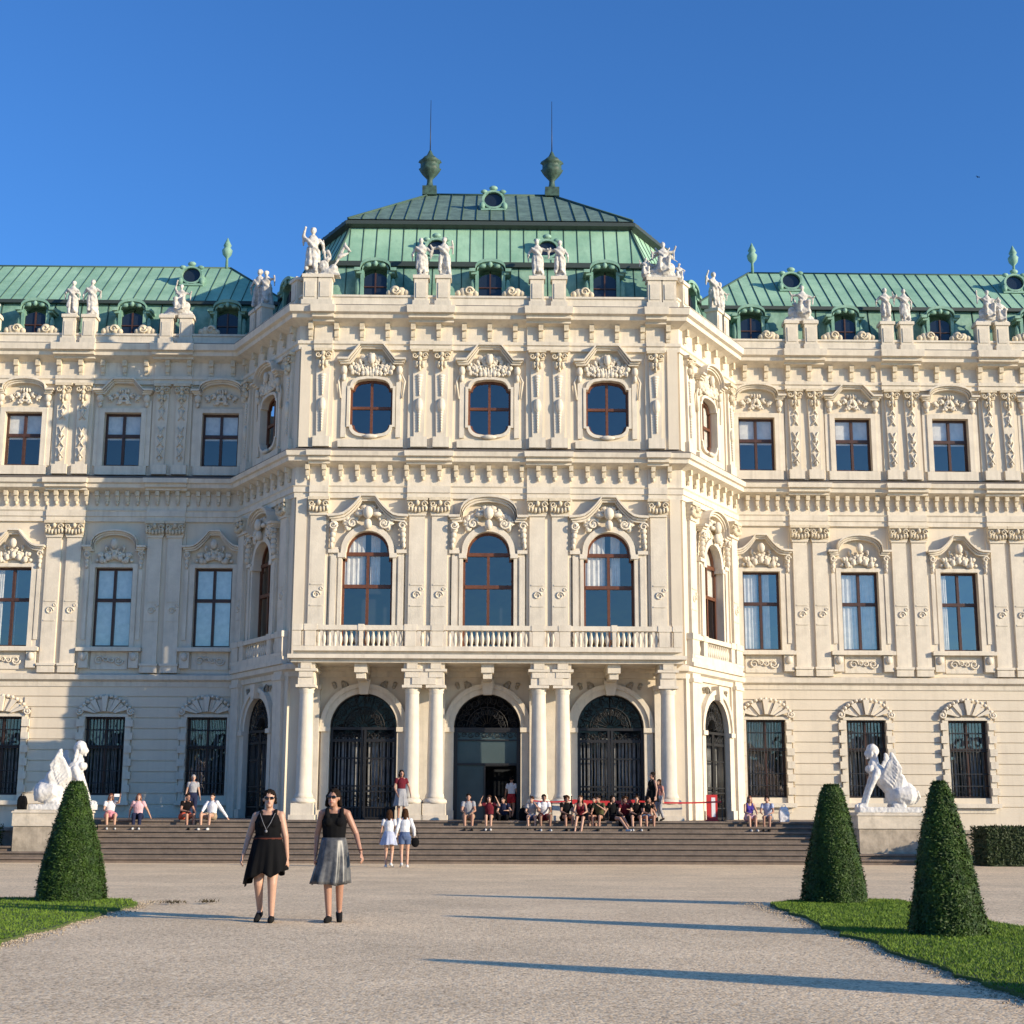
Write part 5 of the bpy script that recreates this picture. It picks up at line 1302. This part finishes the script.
# seated people, left of the portico
ZS, YS = 1.0, 52.72
g_ = 'people sitting on the top of the steps'
T = person('seated person in white and pink holding up a phone, leftmost on the steps', -13.35, YS, ZS, .35, sit(1.7, .02, armR=(V(.1, -.16, .0), V(.12, -.3, .2))), WHT, PINK, HAIRR, 'bob', SKINP, 1.0, 'tee', 'skirt', WSHOE, group=g_, vox=.014)
m = MB(); m.box(-.09, .09, -.008, .008, -.05, .05); m.box(-.08, .08, -.012, -.008, -.042, .042); tag(m.build('phone', WHITE, None, (-13.05, 52.36, 1.84), .2), 'white phone held up by the leftmost seated person', 'phone')
person('seated person in a pale pink shirt and dark trousers at the left', -12.35, YS, ZS, .1, sit(1.7, .05, (.1, .12), (V(.12, .12, -.25), V(.16, .2, -.5)), (V(.14, .12, -.25), V(.25, .2, -.5))), PALEP, NAVY, HAIRR, 'bob', SKINP, 1.05, 'tee', 'trousers', WSHOE, group=g_, vox=.014)
person('seated person in a black top and orange red shorts on the left steps', -10.75, YS, ZS, .7, sit(1.72, .22, (.1, .18), (V(.1, -.1, -.25), V(.0, -.3, -.28))), BLK2, ORG, HAIRD, 'short', SKIN, 1.05, 'tee', 'shorts', SHOE, group=g_, vox=.014)
person('man in a white shirt leaning back on one arm on the left steps', -9.75, YS, ZS, -.25, sit(1.75, -.02, (.2, .12), (V(.08, -.15, -.2), V(.05, -.32, -.3)), (V(.14, .12, -.25), V(.32, .18, -.5))), WHT, TAN, HAIRD, 'short', SKINP, 1.12, 'long', 'shorts', WSHOE, group=g_, vox=.014)
person('grey haired person in a grey top standing behind the people seated at the left', -10.75, 54.2, ZS, .3, stand(1.6, hunch=.05), GRYT, NAVY, HAIRG, 'short', SKINP, 1.0, 'tee', 'trousers', SHOE, vox=.014)
# centre
person('seated man in a grey shirt and shorts in front of the glass doorway', -.65, YS, ZS, .0, sit(1.78, .1, (.12, .14)), GRYT, TAN, HAIRD, 'short', SKIN, 1.12, 'tee', 'shorts', SHOE, group=g_, vox=.014)
person('seated woman in a dark red top with both hands raised to her head', .1, YS, ZS, -.1, sit(1.68, .08, (.08, .1), (V(.2, -.06, -.05), V(.12, -.1, .14)), (V(.2, -.06, -.05), V(.12, -.1, .14))), DRED, BLK, HAIRB, 'long', SKINP, .98, 'tee', 'shorts', WSHOE, group=g_, vox=.014)
person('person in a white shirt and red shorts walking into the open doorway', .95, 56.7, ZS, PI - .3, stand(1.62, stride=.14), WHT, REDC, HAIRD, 'short', SKIN, 1.0, 'tee', 'shorts', SHOE, vox=.014)
person('seated dark haired man in a white shirt before the right paired columns', 2.0, YS, ZS, .1, sit(1.75, .24, (.14, .2)), WHT, DRED, HAIRD, 'short', mat('skin_dark', (.22, .11, .07), .5), 1.08, 'tee', 'shorts', WSHOE, group=g_, vox=.014)
person('seated curly haired person in black in front of the paired columns', 2.78, YS, ZS, .25, sit(1.7, .2, (.1, .16)), BLK, BLK2, HAIRB, 'curly', SKIN, 1.05, 'tee', 'shorts', SHOE, group=g_, vox=.014)
person('seated woman in a dark red top right of the curly haired person', 3.35, YS, ZS, -.1, sit(1.7, .25, (.16, .04), feet=-.5, legL=(V(-.12, -.5, .12), V(-.2, -.62, -.42)), legR=(V(.1, -.5, .12), V(.02, -.62, -.42))), DRED, BLK, HAIRB, 'long', SKINP, .96, 'tank', 'shorts', WSHOE, group=g_, vox=.014)
person('person in black leaning back, legs stretched right, before the right gate', 4.5, YS, ZS, .75, sit(1.7, -.02, (.1, .1), (V(.1, .1, -.25), V(.16, .22, -.48)), (V(.14, -.1, -.1), V(.06, -.24, .1)), legL=(V(-.1, -.42, .1), V(-.12, -.78, -.26)), legR=(V(.1, -.4, .14), V(.08, -.7, -.26))), BLK, BLK2, HAIRD, 'bob', SKINP, 1.0, 'tee', 'shorts', WSHOE, group=g_, vox=.014)
person('person in black sitting upright before the right gate, nearest the walking woman', 5.3, YS, ZS, .1, sit(1.68, .18, (.2, .1)), BLK2, BLK, HAIRB, 'short', SKINP, 1.0, 'tee', 'shorts', WSHOE, group=g_, vox=.014)
person('woman in a black dress walking left past the rightmost column', 6.0, 53.35, ZS, -1.15, stand(1.74, (V(.04, -.08, -.26), V(.02, -.16, -.48)), None, .16), BLK, BLK, HAIRD, 'bun', SKIN, 1.0, 'tank', 'skirt', SHOE, vox=.014)
person('person in a pale red top half hidden behind the walking woman', 6.3, 53.9, ZS, -.9, stand(1.5, stride=-.1), C('faded_red', (.5, .22, .18)), GRYT, HAIRB, 'long', SKINP, .95, 'tee', 'trousers', SHOE, vox=.014)
person('seated red haired woman in a violet top at the right end of the steps', 9.35, YS, ZS, .2, sit(1.68, .1, (.14, .1)), VIO, PALEP, HAIRR, 'long', SKINP, 1.0, 'tank', 'skirt', WSHOE, group=g_, vox=.014)
person('seated dark haired woman in a light blue top beside the white bag', 10.05, YS, ZS, -.35, sit(1.7, .15, (.08, .12)), LGB, GRYT, HAIRD, 'bun', SKIN, .95, 'tee', 'shorts', SHOE, group=g_, vox=.014)
crowd = [(.62, 53.1, 'sit', NAVY, BLK, HAIRD, 'bob', 1.6, 'seated person in navy behind the woman with raised hands'),
 (1.62, 52.8, 'sit', GRYT, BLUE, HAIRB, 'short', 1.62, 'seated person in grey and denim left of the man in the white shirt'), (3.85, 53.0, 'sit', BLK, NAVY, HAIRD, 'short', 1.62, 'seated person in black behind the woman with long legs'),
 (4.95, 52.95, 'sit', DRED, BLK, HAIRB, 'curly', 1.66, 'seated curly haired person in dark red before the right gate'), (5.62, 52.8, 'sit', BLK, BLUE, HAIRD, 'bob', 1.64, 'seated person in black and denim beside the legs of the walking woman'),
 (4.05, 52.72, 'sit', C('olive_cloth', (.09, .09, .04)), BLK, HAIRD, 'short', 1.68, 'seated person in olive green left of the one leaning back')]
rc = random.Random(12)
for (x, y, ps, tp, bt, hr_, hl, hh_, lb) in crowd:
    J = sit(hh_, rc.uniform(.05, .3), (rc.uniform(.06, .2), rc.uniform(.06, .2)), None, (V(.12, -.12, -.2), V(.0, -.25, rc.uniform(-.25, .1)))) if ps == 'sit' else stand(hh_, stride=.05)
    J['turn'] = rc.uniform(-.6, .6); person(lb, x, y, ZS, rc.uniform(-.5, .5), J, tp, bt, hr_, hl, SKINP if rc.random() < .5 else SKIN, 1.0, 'tee', rc.choice(('shorts', 'trousers')), SHOE, vox=.014, group=g_ if ps == 'sit' else None)
# bags and small things
def bag(name, label, loc, size, m_, cat='bag', rz=0):
    m = MB(); a, b, c = size
    for t0, t1, w0, w1 in ((0, .5, .9, 1.0), (.5, .85, 1.0, .85), (.85, 1, .85, .55)):
        x0, x1, y0, y1 = a * w0 / 2, a * w1 / 2, b * w0 / 2, b * w1 / 2
        m.add([(-x0, -y0, c * t0), (x0, -y0, c * t0), (x0, y0, c * t0), (-x0, y0, c * t0), (-x1, -y1, c * t1), (x1, -y1, c * t1), (x1, y1, c * t1), (-x1, y1, c * t1)], [(0, 3, 2, 1), (4, 5, 6, 7), (0, 1, 5, 4), (1, 2, 6, 5), (2, 3, 7, 6), (3, 0, 4, 7)])
    m.tube([(-a * .2, 0, c * .95), (-a * .14, 0, c * 1.15), (a * .14, 0, c * 1.15), (a * .2, 0, c * .95)], .014, 6)
    tag(remesh(m, name, m_, None, .012, 3, .03, .1, loc, rz), label, cat)
bag('carrier_bag', 'crumpled white bag at the right end of the seated people', (10.62, 52.75, 1.0), (.36, .24, .52), WHT)
bag('backpack', 'black backpack on the terrace left of the man in the white shirt', (1.35, 53.0, 1.0), (.4, .28, .46), BLK)
bag('backpack', 'small black backpack standing on the left sphinx pedestal', (-15.85, 50.75, 1.342), (.3, .24, .46), BLK)
# red barrier tape on posts in front of the portico
B = empty('tape_barrier', (5.0, 53.95, ZS), 0, 'red barrier tape on slim posts in front of the right gate and columns', 'barrier')
for x in (-3.4, -1.9, .55, 3.6):
    m = MB(); m.lathe([(.16, 0), (.16, .03), (.03, .05), (.022, .1), (.022, .84), (.03, .86), (.02, .9)], x, 0, 10); m.build('post', IRON, B)
for x0, x1, h_, z_ in ((-3.4, -1.9, .05, .72), (-1.9, .55, .17, .68), (.55, 3.6, .06, .70)):
    m = MB(); n = 14
    for i in range(n):
        f = lambda t: z_ - .05 * math.sin(PI * t)
        a, b = i / n, (i + 1) / n; xa, xb = x0 + .02 + (x1 - x0 - .04) * a, x0 + .02 + (x1 - x0 - .04) * b
        m.add([(xa, -.004, f(a) - h_ / 2), (xb, -.004, f(b) - h_ / 2), (xb, -.004, f(b) + h_ / 2), (xa, -.004, f(a) + h_ / 2), (xa, .004, f(a) - h_ / 2), (xb, .004, f(b) - h_ / 2), (xb, .004, f(b) + h_ / 2), (xa, .004, f(a) + h_ / 2)], [(0, 1, 2, 3), (7, 6, 5, 4), (0, 4, 5, 1), (3, 2, 6, 7)])
    m.build('tape', RED, B)
SG = empty('sign_stand', (8.3, 54.4, ZS), 0, 'narrow red and white sign stand in front of the right slanting gate', 'sign')
m = MB(); m.box(-.2, .2, -.03, .03, .05, .95); m.box(-.24, .24, -.15, .15, 0, .05); m.build('panel', RED, SG)
m = MB(); m.box(-.02, .12, -.036, -.031, .15, .85); m.build('sign_face', WHITE, SG)
# a bird high in the sky on the right
m = MB(); m.cap((0, -.18, 0), (0, .16, 0), .06, .03); m.ell((0, -.24, .03), (.04, .05, .04), 0, 8, 6)
for s in (-1, 1): m.add([(s * .03, -.1, .03), (s * .03, .1, .03), (s * .35, .1, .16), (s * .62, .16, .08), (s * .36, -.06, .17)], [(0, 1, 2, 4), (4, 2, 3)])
BO = m.build('bird', BLK, None, (32.55, 90, 42.8), .6); BO.scale = (.4, .4, .4); tag(BO, 'tiny dark bird high in the blue sky on the right', 'bird')
